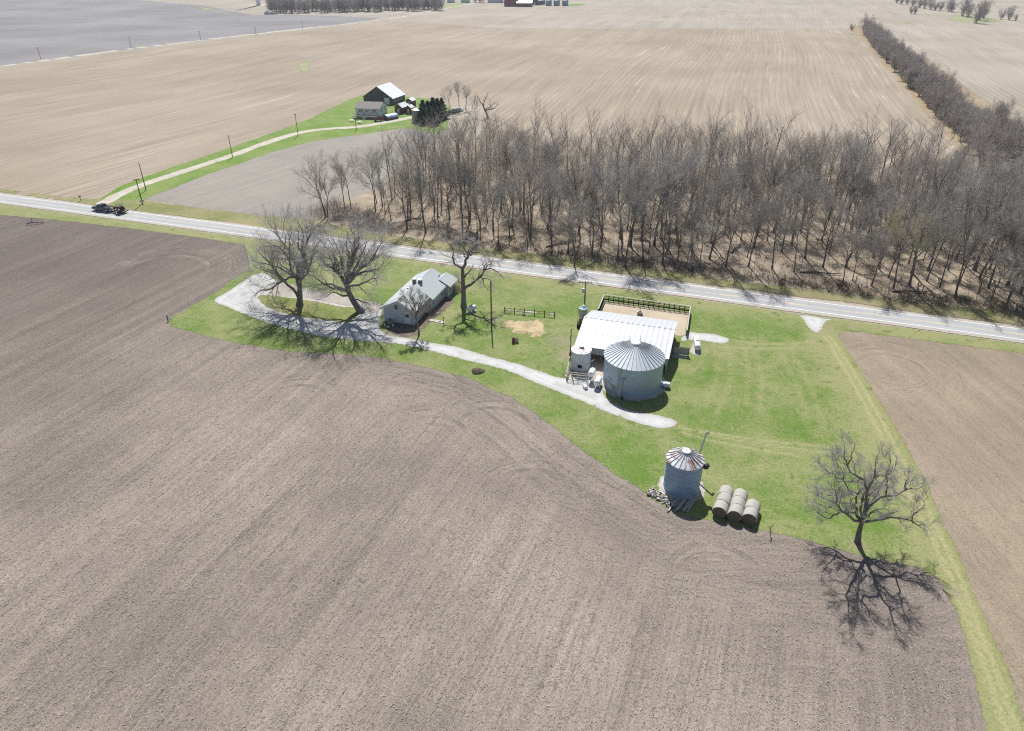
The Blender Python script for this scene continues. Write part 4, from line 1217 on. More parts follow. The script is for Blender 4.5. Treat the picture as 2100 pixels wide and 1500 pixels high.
def make_bale(L):
    n, seg = 28, 7
    vs, fs, ef = [], [], []
    for j in range(seg + 1):
        y = L * j / seg
        rr = HR * (1 - 0.035 * (abs(2 * j / seg - 1) ** 6))
        for i in range(n):
            a = 2 * math.pi * i / n
            r = rr + random.gauss(0, 0.008)
            zz = r * math.sin(a)
            if zz < -0.8: zz = -0.8 + (zz + 0.8) * 0.5
            vs.append((r * math.cos(a), y, zz)); ef.append(0.0)
    for j in range(seg):
        for i in range(n): fs.append((j * n + i, j * n + (i + 1) % n, (j + 1) * n + (i + 1) % n, (j + 1) * n + i))
    for j, yy, flip in ((0, 0.0, 1), (seg, L, 0)):
        k = len(vs)
        for q in (1.0, 0.55):
            for i in range(n):
                b0 = vs[j * n + i]
                vs.append((b0[0] * q, yy + (0.015 if q < 1 else 0) * (1 if flip else -1), b0[2] * q)); ef.append(1.0)
        c = len(vs); vs.append((0, yy, 0)); ef.append(1.0)
        for i in range(n):
            f1 = (k + i, k + (i + 1) % n, k + n + (i + 1) % n, k + n + i); f2 = (k + n + i, k + n + (i + 1) % n, c)
            fs += [f1, f2] if not flip else [f1[::-1], f2[::-1]]
    me = bpy.data.meshes.new("hay_bale"); me.from_pydata(vs, [], fs); me.update()
    at = me.attributes.new('endface', 'FLOAT', 'POINT'); at.data.foreach_set('value', ef)
    me.polygons.foreach_set('use_smooth', [True] * len(me.polygons)); me.set_sharp_from_angle(angle=math.radians(50))
    return me


bale_me = make_bale(1.5)
bd = Vector(G(1495, 998)) - Vector(G(1474, 1062))
bth = math.atan2(-bd.x, bd.y)
names = ["front", "middle", "rear"]
for ci, (u, v, cnt) in enumerate(((1473.5, 1063, 3), (1503, 1071, 3), (1533, 1077, 2))):
    x, y = G(u, v)
    for k in range(cnt):
        o = link_mesh("hay_bale", bale_me, m_hay)
        off = 1.56 * k + 0.02
        o.location = (x - math.sin(bth) * off + random.gauss(0, 0.03), y + math.cos(bth) * off, 0.84)
        o.rotation_euler = (0, random.uniform(0, 6), bth + random.gauss(0, 0.015))
        pos = {3: ["front", "middle", "rear"], 2: ["front", "rear"]}[cnt][k]
        tag(o, f"round {'front' if k == 0 else pos} hay bale of the {['left row, nearest the blue bin', 'middle row', 'right row of two bales'][ci]}", "hay bale", "round hay bales in rows by the small bin")


# ---------------------------------------------------------------- bare trees
def norm(a):
    return a / (np.linalg.norm(a, axis=-1, keepdims=True) + 1e-12)


def tubes(P_, R_, S_):
    n, K, _ = P_.shape
    T = norm(np.gradient(P_, axis=1))
    a = rng.normal(size=(n, 1, 3))
    u = norm(np.cross(T, np.broadcast_to(a, T.shape)))
    w = np.cross(T, u)
    ang = np.arange(S_) * 2 * np.pi / S_
    V = P_[:, :, None, :] + R_[:, :, None, None] * (np.cos(ang)[None, None, :, None] * u[:, :, None, :] + np.sin(ang)[None, None, :, None] * w[:, :, None, :])
    idx = np.arange(n * K * S_).reshape(n, K, S_)
    a0 = idx[:, :-1]; a1 = idx[:, 1:]
    F = np.stack([a0, np.roll(a0, -1, 2), np.roll(a1, -1, 2), a1], -1).reshape(-1, 4)
    return V.reshape(-1, 3), F


def mesh_np(name, parts, smooth=False):
    vs, fs, k = [], [], 0
    for V, F in parts:
        vs.append(V); fs.append(F + k); k += len(V)
    V = np.concatenate(vs); F = np.concatenate(fs)
    me = bpy.data.meshes.new(name)
    me.vertices.add(len(V)); me.vertices.foreach_set('co', V.astype(np.float32).ravel())
    me.loops.add(F.size); me.loops.foreach_set('vertex_index', F.astype(np.int32).ravel())
    me.polygons.add(len(F)); me.polygons.foreach_set('loop_start', (np.arange(len(F)) * F.shape[1]).astype(np.int32))
    if smooth: me.polygons.foreach_set('use_smooth', np.ones(len(F), bool))
    me.update(calc_edges=True)
    return me


def grow(P_, R_, nper, t0, ang, Lc, K, up, wob, rf, rmin, fall=0.5, jl=0.3, t1=1.0, up2=None):
    n, Kp, _ = P_.shape
    nper = np.broadcast_to(nper, (n,))
    pi = np.repeat(np.arange(n), nper)
    m = len(pi)
    k = np.concatenate([np.arange(c) for c in nper]) if m else np.zeros(0)
    tt = (k + rng.uniform(0, 1, m)) / np.maximum(1, nper[pi])
    t = t0 + (t1 - t0) * tt
    x = t * (Kp - 1); i0 = np.minimum(x.astype(int), Kp - 2); fr = (x - i0)[:, None]
    p = P_[pi, i0] * (1 - fr) + P_[pi, i0 + 1] * fr
    r = R_[pi, i0] * (1 - fr[:, 0]) + R_[pi, i0 + 1] * fr[:, 0]
    T = norm(P_[pi, i0 + 1] - P_[pi, i0])
    q = norm(np.cross(T, rng.normal(size=(m, 3))))
    an = rng.normal(ang, 0.22, m)[:, None]
    d = norm(np.cos(an) * T + np.sin(an) * q + np.array([0, 0, up]))
    Lb = np.broadcast_to(Lc, (n,))[pi]
    L = Lb * rng.uniform(1 - jl, 1 + jl, m) * (1 - fall * tt)
    out = np.empty((m, K, 3)); out[:, 0] = p
    u2 = up * 0.5 if up2 is None else up2
    for j in range(1, K):
        out[:, j] = out[:, j - 1] + d * (L / (K - 1))[:, None]
        d = norm(d + np.array([0, 0, u2]) + rng.normal(0, wob, (m, 3)))
    rs = np.maximum(r * rf, rmin * 1.2)
    s = np.linspace(0, 1, K)[None]
    Rr = rs[:, None] * (1 - s) ** 0.8 + rmin * (1 - (1 - s) ** 0.8)
    return out, Rr


def bark(name, c1, c2, rnd=0.35, tint=None):
    b = Mat(name)
    o = b.obj()
    n = b.noise(b.vmul(o, (6, 6, 1.2)), 1.0, 4, 0.7)
    c = b.mix(b.step(n, 0.3, 0.7), c1, c2)
    r = b.rand()
    c = b.scale(c, b.math('ADD', 1 - rnd / 2, b.math('MULTIPLY', r, rnd)))
    if tint:
        c = b.mix(b.math('MULTIPLY', b.math('FRACT', b.math('MULTIPLY', r, 7.3)), 0.55), c, tint)
    return b.finish(c, 0.9, 0, 0.15)


m_bark = bark("bark", (0.105, 0.090, 0.078), (0.185, 0.165, 0.145))
m_twig = bark("grey_twigs", (0.37, 0.342, 0.318), (0.47, 0.44, 0.415), 0.75, (0.39, 0.325, 0.265))
m_twig_y = bark("yard_twigs", (0.52, 0.49, 0.475), (0.62, 0.585, 0.565), 0.1)
m_bark_y = bark("yard_bark", (0.135, 0.12, 0.105), (0.235, 0.215, 0.195))
m_olive = bark("budding_olive_twigs", (0.42, 0.39, 0.20), (0.50, 0.46, 0.25), 0.2)
m_rust = bark("budding_rusty_twigs", (0.48, 0.34, 0.22), (0.52, 0.38, 0.26), 0.2)
m_hedge = bark("hedgerow_twigs", (0.42, 0.38, 0.355), (0.50, 0.46, 0.43), 0.3, (0.36, 0.28, 0.22))


def woods_tree(h, spread, fork, nl, asc, twk=1.0, lean=0.0):
    K = 10
    s = np.linspace(0, 1, K)
    P0 = np.zeros((1, K, 3)); P0[0, :, 2] = s * h * 0.66
    P0[0, :, :2] = np.cumsum(rng.normal(0, 0.011 * h, (K, 2)), 0) * s[:, None]
    P0[0, :, 0] += lean * s * s * h
    r = 0.0122 * h * rng.uniform(0.75, 1.45)
    R0 = (r * (1 - 0.72 * s))[None]; R0[0, 0] *= 1.45
    P1, R1_ = grow(P0, R0, nl, fork, asc, spread, 8, 0.10, 0.13, 0.62, 0.025, 0.18, 0.28, 1.0, 0.06)
    Pd, Rd = grow(P0, R0, 4, 0.25, 1.2, 1.6, 4, 0.1, 0.25, 0.2, 0.02, 0.3)         # thin low dead branches
    P2, R2_ = grow(P1, R1_, 9, 0.22, 0.66, spread * 0.36, 6, 0.10, 0.17, 0.5, 0.011, 0.30)
    P3, R3 = grow(P2, R2_, max(3, int(6 * twk)), 0.15, 0.65, spread * 0.21, 4, 0.08, 0.2, 0.6, 0.0068, 0.4)
    P4, R4 = grow(P3, R3, max(3, int(5 * twk)), 0.1, 0.6, spread * 0.135, 3, 0.06, 0.25, 0.8, 0.0048, 0.3)
    tr = mesh_np("trunk", [tubes(P0, R0, 8), tubes(P1, R1_, 6)], True)
    cr = mesh_np("crown", [tubes(Pd, Rd, 3), tubes(P2, R2_, 4), tubes(P3, R3, 3), tubes(P4, R4, 3)])
    tr.materials.append(m_bark); cr.materials.append(m_twig)
    return tr, cr, h


def hedge_tree(h, w):
    n = 7
    K = 7
    s = np.linspace(0, 1, K)
    P0 = np.zeros((n, K, 3))
    az = rng.uniform(0, 6.28, n); tilt = rng.uniform(0.05, 0.45, n)
    for i in range(n):
        d = np.array([math.cos(az[i]) * math.sin(tilt[i]), math.sin(az[i]) * math.sin(tilt[i]), math.cos(tilt[i])])
        P0[i] = s[:, None] * d * h * rng.uniform(0.7, 1.0) + np.array([math.cos(az[i]), math.sin(az[i]), 0]) * 0.5
        P0[i] += np.cumsum(rng.normal(0, 0.12, (K, 3)), 0) * s[:, None]
    R0 = np.tile((0.11 * (1 - s) + 0.025)[None], (n, 1))
    P1, R1_ = grow(P0, R0, 9, 0.08, 0.75, w * 0.34, 5, 0.12, 0.2, 0.5, 0.02, 0.3)
    P2, R2_ = grow(P1, R1_, 8, 0.1, 0.65, w * 0.22, 4, 0.12, 0.2, 0.6, 0.012, 0.3)
    P3, R3 = grow(P2, R2_, 6, 0.1, 0.6, w * 0.15, 3, 0.1, 0.25, 0.8, 0.008, 0.3)
    tr = mesh_np("trunk", [tubes(P0, R0, 5)], True)
    cr = mesh_np("crown", [tubes(P1, R1_, 3), tubes(P2, R2_, 3), tubes(P3, R3, 3)])
    tr.materials.append(m_bark); cr.materials.append(m_hedge)
    return tr, cr, h


def cr_resample(pts, K):
    P_ = [np.array(p, float) for p in smooth_poly3(pts)]
    P_ = np.array(P_)
    d = np.r_[0, np.cumsum(np.linalg.norm(np.diff(P_, axis=0), axis=1))]
    t = np.linspace(0, d[-1], K)
    return np.stack([np.interp(t, d, P_[:, i]) for i in range(3)], 1), d[-1]


def smooth_poly3(pts, k=5):
    P_ = [np.array(p, float) for p in pts]; n = len(P_); out = []
    for i in range(n - 1):
        p0 = P_[max(0, i - 1)]; p1 = P_[i]; p2 = P_[i + 1]; p3 = P_[min(n - 1, i + 2)]
        for j in range(k):
            t = j / k
            out.append(0.5 * ((2 * p1) + (-p0 + p2) * t + (2 * p0 - 5 * p1 + 4 * p2 - p3) * t * t + (-p0 + 3 * p1 - 3 * p2 + p3) * t ** 3))
    out.append(P_[-1])
    return out


def hero_tree(name, label, base, view, trunk, limbs, r_base, extra=0, br=(8, 0.9), tw=(7, 6), Lb=3.2, twig=m_twig_y, up=0.12, rt=0.011, group=None, tl=1.0):
    # limbs of the photographed tree, surveyed on upright planes in front of and behind its trunk
    ox, oy, k = view
    bx, by = G(*base)

    def w3(p, dep): return np.array(WY(ox + p[0] / k, oy + p[1] / k, by + dep)) - np.array([bx, by, 0])
    tp = [np.array([0, 0, -0.15])] + [w3(p, 0) for p in trunk[1:]]
    KT = 9
    P0, lt = cr_resample(tp, KT)
    s = np.linspace(0, 1, KT)
    R0 = r_base * (1 - 0.38 * s); R0[0] *= 1.35; R0[1] *= 1.08
    ps, rs = [], []
    KL = 12
    allp = [(P0, R0)]
    for (pts, dep, rr) in limbs:
        n = len(pts)
        q = [w3(p, 0) for p in pts]
        # start the limb on the nearest limb already laid, then let it move in depth
        best = None
        for (Pq, Rq) in allp:
            dd = np.hypot(Pq[:, 0] - q[0][0], Pq[:, 2] - q[0][2])
            i = int(dd.argmin())
            if best is None or dd[i] < best[0]: best = (dd[i], Pq[i], Rq[i])
        y0 = best[1][1]
        q = [w3(p, y0 + dep * (i / max(1, n - 1)) ** 0.9) for i, p in enumerate(pts)]
        q[0] = best[1] * 0.7 + q[0] * 0.3
        Pl, ln = cr_resample(q, KL)
        Pl[1:] += rng.normal(0, 0.09, (KL - 1, 3))
        r0_ = min(rr * r_base, best[2] * 0.92)
        Rl = r0_ * (1 - np.linspace(0, 1, KL)) ** 0.9 + 0.02
        ps.append(Pl); rs.append(Rl); allp.append((Pl, Rl))
    P1 = np.array(ps); R1_ = np.array(rs)
    if extra:
        Pe, Re = grow(np.array([cr_resample(P0, KL)[0]]), np.array([np.interp(np.linspace(0, 1, KL), s, R0)]), extra, 0.55, 0.75, 6.5, KL, 0.15, 0.12, 0.4, 0.025, 0.2)
        P1 = np.concatenate([P1, Pe]); R1_ = np.concatenate([R1_, Re])
    ln = np.linalg.norm(np.diff(P1, axis=1), axis=2).sum(1)
    P2, R2_ = grow(P1, R1_, np.maximum(3, (ln * br[1] * br[0] / 8).astype(int)), 0.2, 0.75, Lb * np.clip(ln / 6, 0.5, 1.2), 6, up, 0.22, 0.42, 0.014, 0.45)
    P3, R3 = grow(P2, R2_, tw[0], 0.15, 0.65, Lb * 0.5 * tl, 4, up, 0.24, 0.5, 0.009, 0.4)
    P4, R4 = grow(P3, R3, tw[1], 0.1, 0.6, Lb * 0.31 * tl, 3, up, 0.25, 0.8, rt, 0.3)
    o = empty(name, (bx, by, 0.03), 0, label, "yard tree", group)
    t = mesh_np("trunk", [tubes(P0[None], R0[None], 12)], True); t.materials.append(m_bark_y)
    link_mesh("trunk", t, None, o)
    t = mesh_np("limbs", [tubes(P1, R1_, 7), tubes(P2, R2_, 4)], True); t.materials.append(m_bark_y)
    link_mesh("limbs", t, None, o)
    c = mesh_np("crown", [tubes(P3, R3, 3), tubes(P4, R4, 3)]); c.materials.append(twig)
    link_mesh("crown", c, None, o)
    return o


# the five trees of the yard
V8 = (1620, 880, 3.5706)
hero_tree("yard_tree", "bare spreading tree with dark forked limbs, casting a sharp shadow at the field corner", (1758.5, 1113), V8,
          [(495, 835), (505, 760), (520, 705), (528, 680)],
          [([(525, 690), (495, 640), (480, 570), (487, 495), (530, 440), (560, 425)], 1.0, .6),
           ([(530, 685), (548, 610), (562, 530), (573, 440), (612, 390), (625, 320), (620, 250), (645, 180)], -1.5, .65),
           ([(573, 440), (548, 395), (500, 340), (440, 300), (405, 240), (408, 105)], 1.8, .4),
           ([(487, 495), (455, 465), (412, 420), (385, 370), (378, 300), (345, 250), (320, 170)], -2.2, .4),
           ([(560, 590), (610, 535), (700, 495), (790, 485), (850, 450), (950, 430), (1005, 400)], 2.0, .42),
           ([(545, 690), (620, 665), (720, 650), (820, 655), (910, 690), (1020, 715)], -2.5, .45),
           ([(820, 655), (890, 645), (950, 590), (1000, 500)], 1.2, .25),
           ([(705, 495), (718, 420), (708, 350), (735, 220)], -1.6, .25),
           ([(850, 450), (857, 390), (845, 310)], 0.5, .2),
           ([(490, 630), (400, 605), (330, 632), (250, 650), (200, 605), (150, 590)], 1.6, .4),
           ([(405, 600), (380, 540), (330, 520), (250, 515), (225, 470), (140, 460)], 2.2, .28),
           ([(350, 525), (340, 470), (270, 440)], -1.0, .18),
           ([(400, 595), (430, 540), (482, 490)], -1.4, .2),
           ([(385, 360), (330, 345), (270, 310), (205, 240)], 1.0, .22),
           ([(430, 290), (440, 200), (480, 120)], -1.0, .2),
           ([(625, 320), (680, 350), (712, 355)], -0.5, .15),
           ([(330, 632), (300, 580), (230, 560), (170, 540)], -1.5, .2),
           ([(535, 660), (520, 560), (560, 420), (590, 300)], 3.5, .5),
           ([(525, 680), (560, 640), (640, 600), (730, 590)], -2.6, .42),
           ([(520, 690), (440, 640), (350, 560), (330, 400)], -2.4, .42),
           ([(530, 640), (600, 540), (680, 380), (740, 300)], 4.0, .4)],
          0.37, 0, (9, 1.0), (9, 8), 2.1, bark("lone_tree_twigs", (0.38, 0.355, 0.335), (0.47, 0.445, 0.425), 0.1), 0.06, 0.005, None, 1.0)
V6 = (480, 430, 6.0)
hero_tree("yard_tree", "huge bare old tree standing on the left of the driveway island", (614.5, 627), V6,
          [(810, 1180), (810, 1050), (808, 930), (800, 830)],
          [([(785, 1085), (700, 960), (600, 860), (520, 770), (430, 650), (340, 560), (240, 500)], -3, .5),
           ([(760, 870), (700, 760), (690, 660), (610, 600), (540, 620)], 2, .5),
           ([(740, 850), (690, 830), (620, 870), (520, 930), (420, 990), (320, 1000), (200, 1080)], -2.5, .45),
           ([(800, 845), (780, 720), (730, 590), (650, 470), (560, 350), (460, 270), (370, 210)], 3, .6),
           ([(805, 850), (845, 700), (850, 600), (795, 470), (785, 260)], -1.5, .6),
           ([(850, 640), (930, 600), (1000, 470), (1100, 320)], 2.5, .42),
           ([(850, 610), (870, 480), (910, 350), (1000, 200)], -3, .4),
           ([(700, 700), (640, 560), (500, 450), (330, 470)], -3, .4),
           ([(745, 830), (560, 720), (400, 680), (190, 620)], 3.5, .4),
           ([(830, 540), (850, 380), (830, 250), (760, 110)], 2, .35),
           ([(650, 470), (640, 350), (600, 220), (630, 110)], 2, .3),
           ([(690, 660), (680, 480), (700, 300), (700, 160)], -4, .4),
           ([(600, 860), (500, 760), (430, 760), (300, 740)], -3.5, .3),
           ([(430, 650), (350, 700), (230, 760), (130, 760)], 1.5, .25),
           ([(800, 870), (900, 780), (980, 560), (1080, 500)], -5, .4), ([(790, 880), (720, 780), (600, 700), (420, 560)], 6, .45), ([(800, 900), (830, 800), (880, 700), (900, 500)], -6.5, .45)],
          0.62, 2, (8, 1.05), (8, 7), 4.3, m_twig_y, 0.07, 0.0058)
hero_tree("yard_tree", "huge bare old tree with a leaning trunk between the island and the farmhouse", (741, 640), V6,
          [(1550, 1255), (1470, 1130), (1405, 1000), (1385, 915)],
          [([(1380, 930), (1290, 800), (1210, 710), (1130, 690), (1070, 600), (1000, 580)], -2, .55),
           ([(1230, 730), (1190, 600), (1130, 470), (1050, 360)], 1.5, .4),
           ([(1395, 910), (1400, 760), (1410, 600), (1390, 450), (1390, 230)], 2.5, .6),
           ([(1410, 870), (1440, 700), (1480, 560), (1530, 420), (1560, 280)], -2, .55),
           ([(1395, 870), (1330, 700), (1300, 560), (1250, 420), (1180, 290)], 3, .5),
           ([(1440, 870), (1560, 720), (1680, 640), (1740, 540), (1820, 410), (1840, 300)], -2.5, .55),
           ([(1430, 850), (1550, 600), (1620, 430), (1700, 330)], 3.5, .45),
           ([(1450, 850), (1600, 770), (1750, 740), (1850, 720)], -3.5, .4),
           ([(1405, 1000), (1250, 980), (1100, 920), (980, 830), (880, 770)], -2.5, .35),
           ([(1390, 1000), (1150, 920), (1000, 930), (880, 960)], 2.5, .35),
           ([(1440, 960), (1600, 900), (1720, 850), (1780, 950)], 3, .35),
           ([(1470, 1120), (1560, 1120), (1700, 1190)], -1.5, .25),
           ([(1290, 800), (1270, 640), (1150, 480), (1080, 480)], -3, .3),
           ([(1420, 1040), (1330, 1060), (1220, 1020), (1080, 1100)], -3, .28),
           ([(1400, 620), (1480, 500), (1470, 300), (1420, 200)], -4, .35), ([(1400, 930), (1500, 800), (1640, 560), (1760, 380)], 6, .45), ([(1400, 960), (1330, 860), (1240, 640), (1240, 480)], -6, .45), ([(1680, 640), (1800, 560), (1900, 560)], 1, .25)],
          0.68, 2, (8, 1.05), (8, 7), 4.2, m_twig_y, 0.07, 0.0058)
V7 = (880, 440, 7.143)
hero_tree("yard_tree", "pruned bare tree with a thick trunk and arching boughs right of the farmhouse", (951, 630), V7,
          [(507, 1355), (505, 1150), (497, 1000), (488, 800)],
          [([(488, 805), (440, 770), (350, 690), (345, 600), (350, 530), (310, 440), (235, 395)], -1, .45),
           ([(490, 800), (530, 700), (575, 630), (540, 560), (470, 460), (390, 370)], 1, .6),
           ([(575, 630), (570, 540), (600, 460), (620, 380)], 1.5, .35),
           ([(578, 630), (620, 540), (660, 470), (710, 420)], -1, .35),
           ([(585, 620), (660, 570), (740, 560), (810, 620)], -1.5, .28),
           ([(540, 640), (510, 620), (500, 540), (440, 520), (380, 560)], -1.2, .25),
           ([(505, 910), (580, 850), (628, 795), (634, 755)], .3, .4),
           ([(530, 1110), (590, 1040), (680, 970), (760, 900), (800, 810), (850, 710), (960, 670)], 1.2, .62),
           ([(800, 820), (830, 790), (900, 710), (1000, 690)], -1, .28),
           ([(805, 820), (900, 800), (1000, 850), (1100, 950)], 1, .25),
           ([(740, 930), (800, 940), (870, 950), (910, 985)], -1, .22),
           ([(800, 945), (790, 1000), (850, 1090), (855, 1130)], .6, .14),
           ([(475, 990), (430, 980), (435, 930)], .3, .2),
           ([(465, 450), (450, 330), (415, 260)], .6, .25),
           ([(340, 640), (380, 660), (420, 740)], -.6, .12)],
          0.52, 0, (8, 0.9), (8, 7), 2.5, m_twig_y, 0.08, 0.0075)
V2 = (760, 530, 8.333)
hero_tree("yard_tree", "slim young bare tree in front of the farmhouse gable at the drive edge", (859.5, 686), V2,
          [(827, 1300), (810, 1150), (785, 1050), (783, 960)],
          [([(775, 1000), (720, 880), (650, 750), (560, 640)], -.5, .6), ([(785, 965), (830, 820), (850, 700), (840, 590)], .7, .7), ([(795, 960), (880, 860), (960, 780)], -.7, .45),
           ([(782, 960), (745, 800), (700, 680), (690, 580)], .8, .65), ([(780, 1010), (680, 930), (580, 860)], .6, .35), ([(815, 860), (900, 740), (930, 650)], .5, .35), ([(650, 750), (600, 760), (520, 720)], -.4, .25), ([(800, 1080), (880, 960), (980, 900)], .5, .3), ([(790, 1060), (700, 960), (650, 940)], -.8, .3)],
          0.17, 0, (10, 1.6), (8, 7), 1.5, bark("tan_twigs", (0.33, 0.27, 0.22), (0.42, 0.36, 0.30), 0.1), 0.22, 0.006)

# woodland
wp = []
for hh, sp, fk, nl, ac in ((18.5, 7.6, .50, 9, .58), (19.5, 7.8, .55, 10, .52), (16.5, 6.8, .46, 9, .66), (17.5, 7.4, .42, 10, .62), (15, 6.2, .50, 8, .58), (19, 7.0, .60, 9, .46),
                           (16, 7.0, .42, 10, .72), (13.5, 5.4, .46, 8, .60), (17, 7.6, .38, 10, .66), (12.5, 5.2, .36, 8, .62)):
    wp.append(woods_tree(hh, sp, fk, nl, ac, 1.0, rng.normal(0, 0.05)))
front_px = [(668, 446), (672, 444), (708, 430), (720, 428), (790, 440), (802, 452), (835, 470), (873, 478), (918, 464), (948, 466), (985, 491), (1022, 499), (1045, 488), (1082, 508), (1130, 492), (1165, 520), (1178, 546), (1232, 507), (1282, 548), (1318, 538),
            (1390, 532), (1408, 545), (1434, 550), (1455, 532), (1488, 548), (1535, 547), (1583, 552), (1628, 558), (1700, 522), (1728, 580), (1748, 576), (1787, 587), (1832, 592), (1870, 562), (1900, 577), (1927, 590), (1958, 612), (2006, 602), (2032, 616), (2062, 630), (2092, 604), (2130, 640), (2180, 630)]
wood_poly = np.array(gp([(745, 436), (835, 462), (915, 470), (985, 486), (1080, 503), (1180, 528), (1300, 538), (1400, 545), (1500, 552), (1600, 560), (1700, 572), (1800, 588), (1900, 598), (2000, 615), (2100, 630), (2250, 655),
                         (2250, 385), (2100, 378), (1900, 366), (1700, 352), (1500, 346), (1300, 342), (1150, 332), (1040, 322), (960, 322), (905, 330), (860, 350), (800, 398)]))
spots = [np.array(G(*p)) for p in front_px]
kinds = ['edge'] * len(spots)
lo, hi = wood_poly.min(0), wood_poly.max(0)
tries = 0
while tries < 60000 and len(spots) < 640:
    tries += 1
    c = rng.uniform(lo, hi)
    if not inside(c[None], wood_poly)[0]: continue
    dmin = (4.9 if c[1] < 200 else 5.2) * (1.35 if abs(c[0] - 62) < 14 and c[1] < 165 else 1.0)
    if min(np.hypot(*(c - q)) for q in spots) < dmin * (0.75 + 0.5 * rng.random()): continue
    spots.append(c); kinds.append('in')
order = sorted(range(len(spots)), key=lambda i: (kinds[i] != 'edge', spots[i][1]))   # nearest first
spots = [spots[i] for i in order]; kinds = [kinds[i] for i in order]
far_spots = np.array(spots[285:]); spots, kinds = spots[:285], kinds[:285]
ymid = np.array([p[1] for p in spots])


def px_of(x, y, z=0.0):
    h = z - CAMH
    d = y * math.cos(PITCH) - h * math.sin(PITCH); u = y * math.sin(PITCH) + h * math.cos(PITCH)
    return 1050 + FPX * x / d, 750 - FPX * u / d


protos_done = {}


def plant(proto, key, name, loc, sc, rz, label, cat, group, tilt=0.03):
    if key not in protos_done:
        root = empty(name, (0, 0, 0), 0, label, cat, group)
        link_mesh("trunk", proto[0], None, root); link_mesh("crown", proto[1], None, root)
        protos_done[key] = root
        o = root
    else:
        o = copy_tree(protos_done[key])
        o["label"] = label; o["category"] = cat
        if group: o["group"] = group
        elif "group" in o: del o["group"]
    o.location = (loc[0], loc[1], -0.1)
    o.rotation_euler = (random.gauss(0, tilt), random.gauss(0, tilt), rz)
    o.scale = sc
    return o


def recolour(o, m_):
    for ch in o.children:
        if ch.name.startswith("crown"):
            ch.material_slots[0].link = 'OBJECT'
            ch.material_slots[0].material = m_


for i, (p, kd) in enumerate(zip(spots, kinds)):
    u, v = px_of(*p)
    if i < 4:
        pr, s = (4 if i % 2 else 2), (1.0 if i < 2 else 0.92) * (0.8 if i in (1, 3) else 1)
        lab = ["bare tree standing apart at the left end of the woodland by the highway ditch", "thin bare tree beside the leftmost tree of the woodland", "second bare tree from the left standing apart on the grey field edge", "thin bare stem beside the second tree at the left end of the woodland"][i]
    else:
        pr = int(rng.integers(0, 10)); s = (rng.uniform(0.62, 1.0) if rng.random() < 0.72 else rng.uniform(1.05, 1.25)) * (1.0 if v < 400 else 0.96 if v < 470 else 1.0)
        if kd == 'edge' and pr in (7, 9): pr = 1
        if u < 920: s *= 0.95 if v > 425 else 0.70
        elif u < 1020: s *= 0.92
        if kd == 'edge': s *= 0.86
        col_ = "left third" if u < 1150 else ("middle" if u < 1620 else "right third")
        if kd == 'edge': lab = f"tall bare tree at the roadside front of the woodland, {col_}"
        elif v < 335: lab = f"bare tree on the far back edge of the woodland, {col_}"
        elif v < 430: lab = f"bare tree deep inside the woodland across the highway, {col_}"
        else: lab = f"slender bare tree behind the roadside row of the woodland, {col_}"
    o = plant(wp[pr], ('w', pr), "bare_tree", p, (s * rng.uniform(0.95, 1.12), s * rng.uniform(0.95, 1.12), s), rng.uniform(0, 6.28), lab, "tree", "bare trees of the woodland across the highway", 0.025)
for (u, v, m_, lab) in ((1832, 592, m_olive, "budding olive-green tree at the roadside front of the woodland"), (2040, 395, m_rust, "budding rust-tinged tree at the right of the woodland near the tree row"), (1300, 330, m_rust, "budding rust-tinged tree on the back edge of the woodland"),
                        (935, 320, m_olive, "budding olive-brown tree at the woodland corner near the pines"), (1610, 350, m_olive, "budding olive tree in the rear middle of the woodland"), (1870, 420, m_rust, "reddish budding tree inside the right of the woodland")):
    q = np.array(G(u, v))
    roots = [o for o in COL.objects if o.parent is None and o.name.startswith("bare_tree") and o.get("group", "").startswith("bare trees of the wood")]
    o = min(roots, key=lambda o: math.hypot(o.location.x - q[0], o.location.y - q[1]))
    o["label"] = lab
    recolour(o, m_)

# the rest of the woodland behind the nearest three hundred trees: one mass of bare crowns
n_ = len(far_spots)
K = 8
s_ = np.linspace(0, 1, K)
hh_ = np.where(rng.random(n_) < 0.7, rng.uniform(10, 16.5, n_), rng.uniform(17, 21.5, n_))
P0 = np.zeros((n_, K, 3)); P0[:, :, :2] = far_spots[:, None, :] + np.cumsum(rng.normal(0, 0.16, (n_, K, 2)), 1) * s_[None, :, None]
P0[:, :, 2] = s_[None] * hh_[:, None] * 0.66
R0 = (0.0105 * hh_)[:, None] * (1 - 0.7 * s_)[None]
P1, R1_ = grow(P0, R0, 8, 0.48, 0.58, hh_ * 0.42, 7, 0.10, 0.13, 0.6, 0.022, 0.18, 0.28, 1.0, 0.06)
P2, R2_ = grow(P1, R1_, 7, 0.18, 0.7, 2.7, 5, 0.12, 0.17, 0.5, 0.012, 0.42)
P3, R3 = grow(P2, R2_, 7, 0.12, 0.65, 1.35, 3, 0.10, 0.2, 0.6, 0.0075, 0.3)
me = mesh_np("woodland", [tubes(P0, R0, 6), tubes(P1, R1_, 4), tubes(P2, R2_, 3), tubes(P3, R3, 3)])
me.materials.append(m_bark); me.materials.append(m_twig)
nq = n_ * (K - 1) * 6 + len(P1) * 6 * 4
mi = np.ones(len(me.polygons), np.int32); mi[:nq] = 0
me.polygons.foreach_set('material_index', mi)
tag(link_mesh("woodland", me, None), "mass of bare grey-brown trees filling the rear of the woodland", "woodland", None, 'stuff')

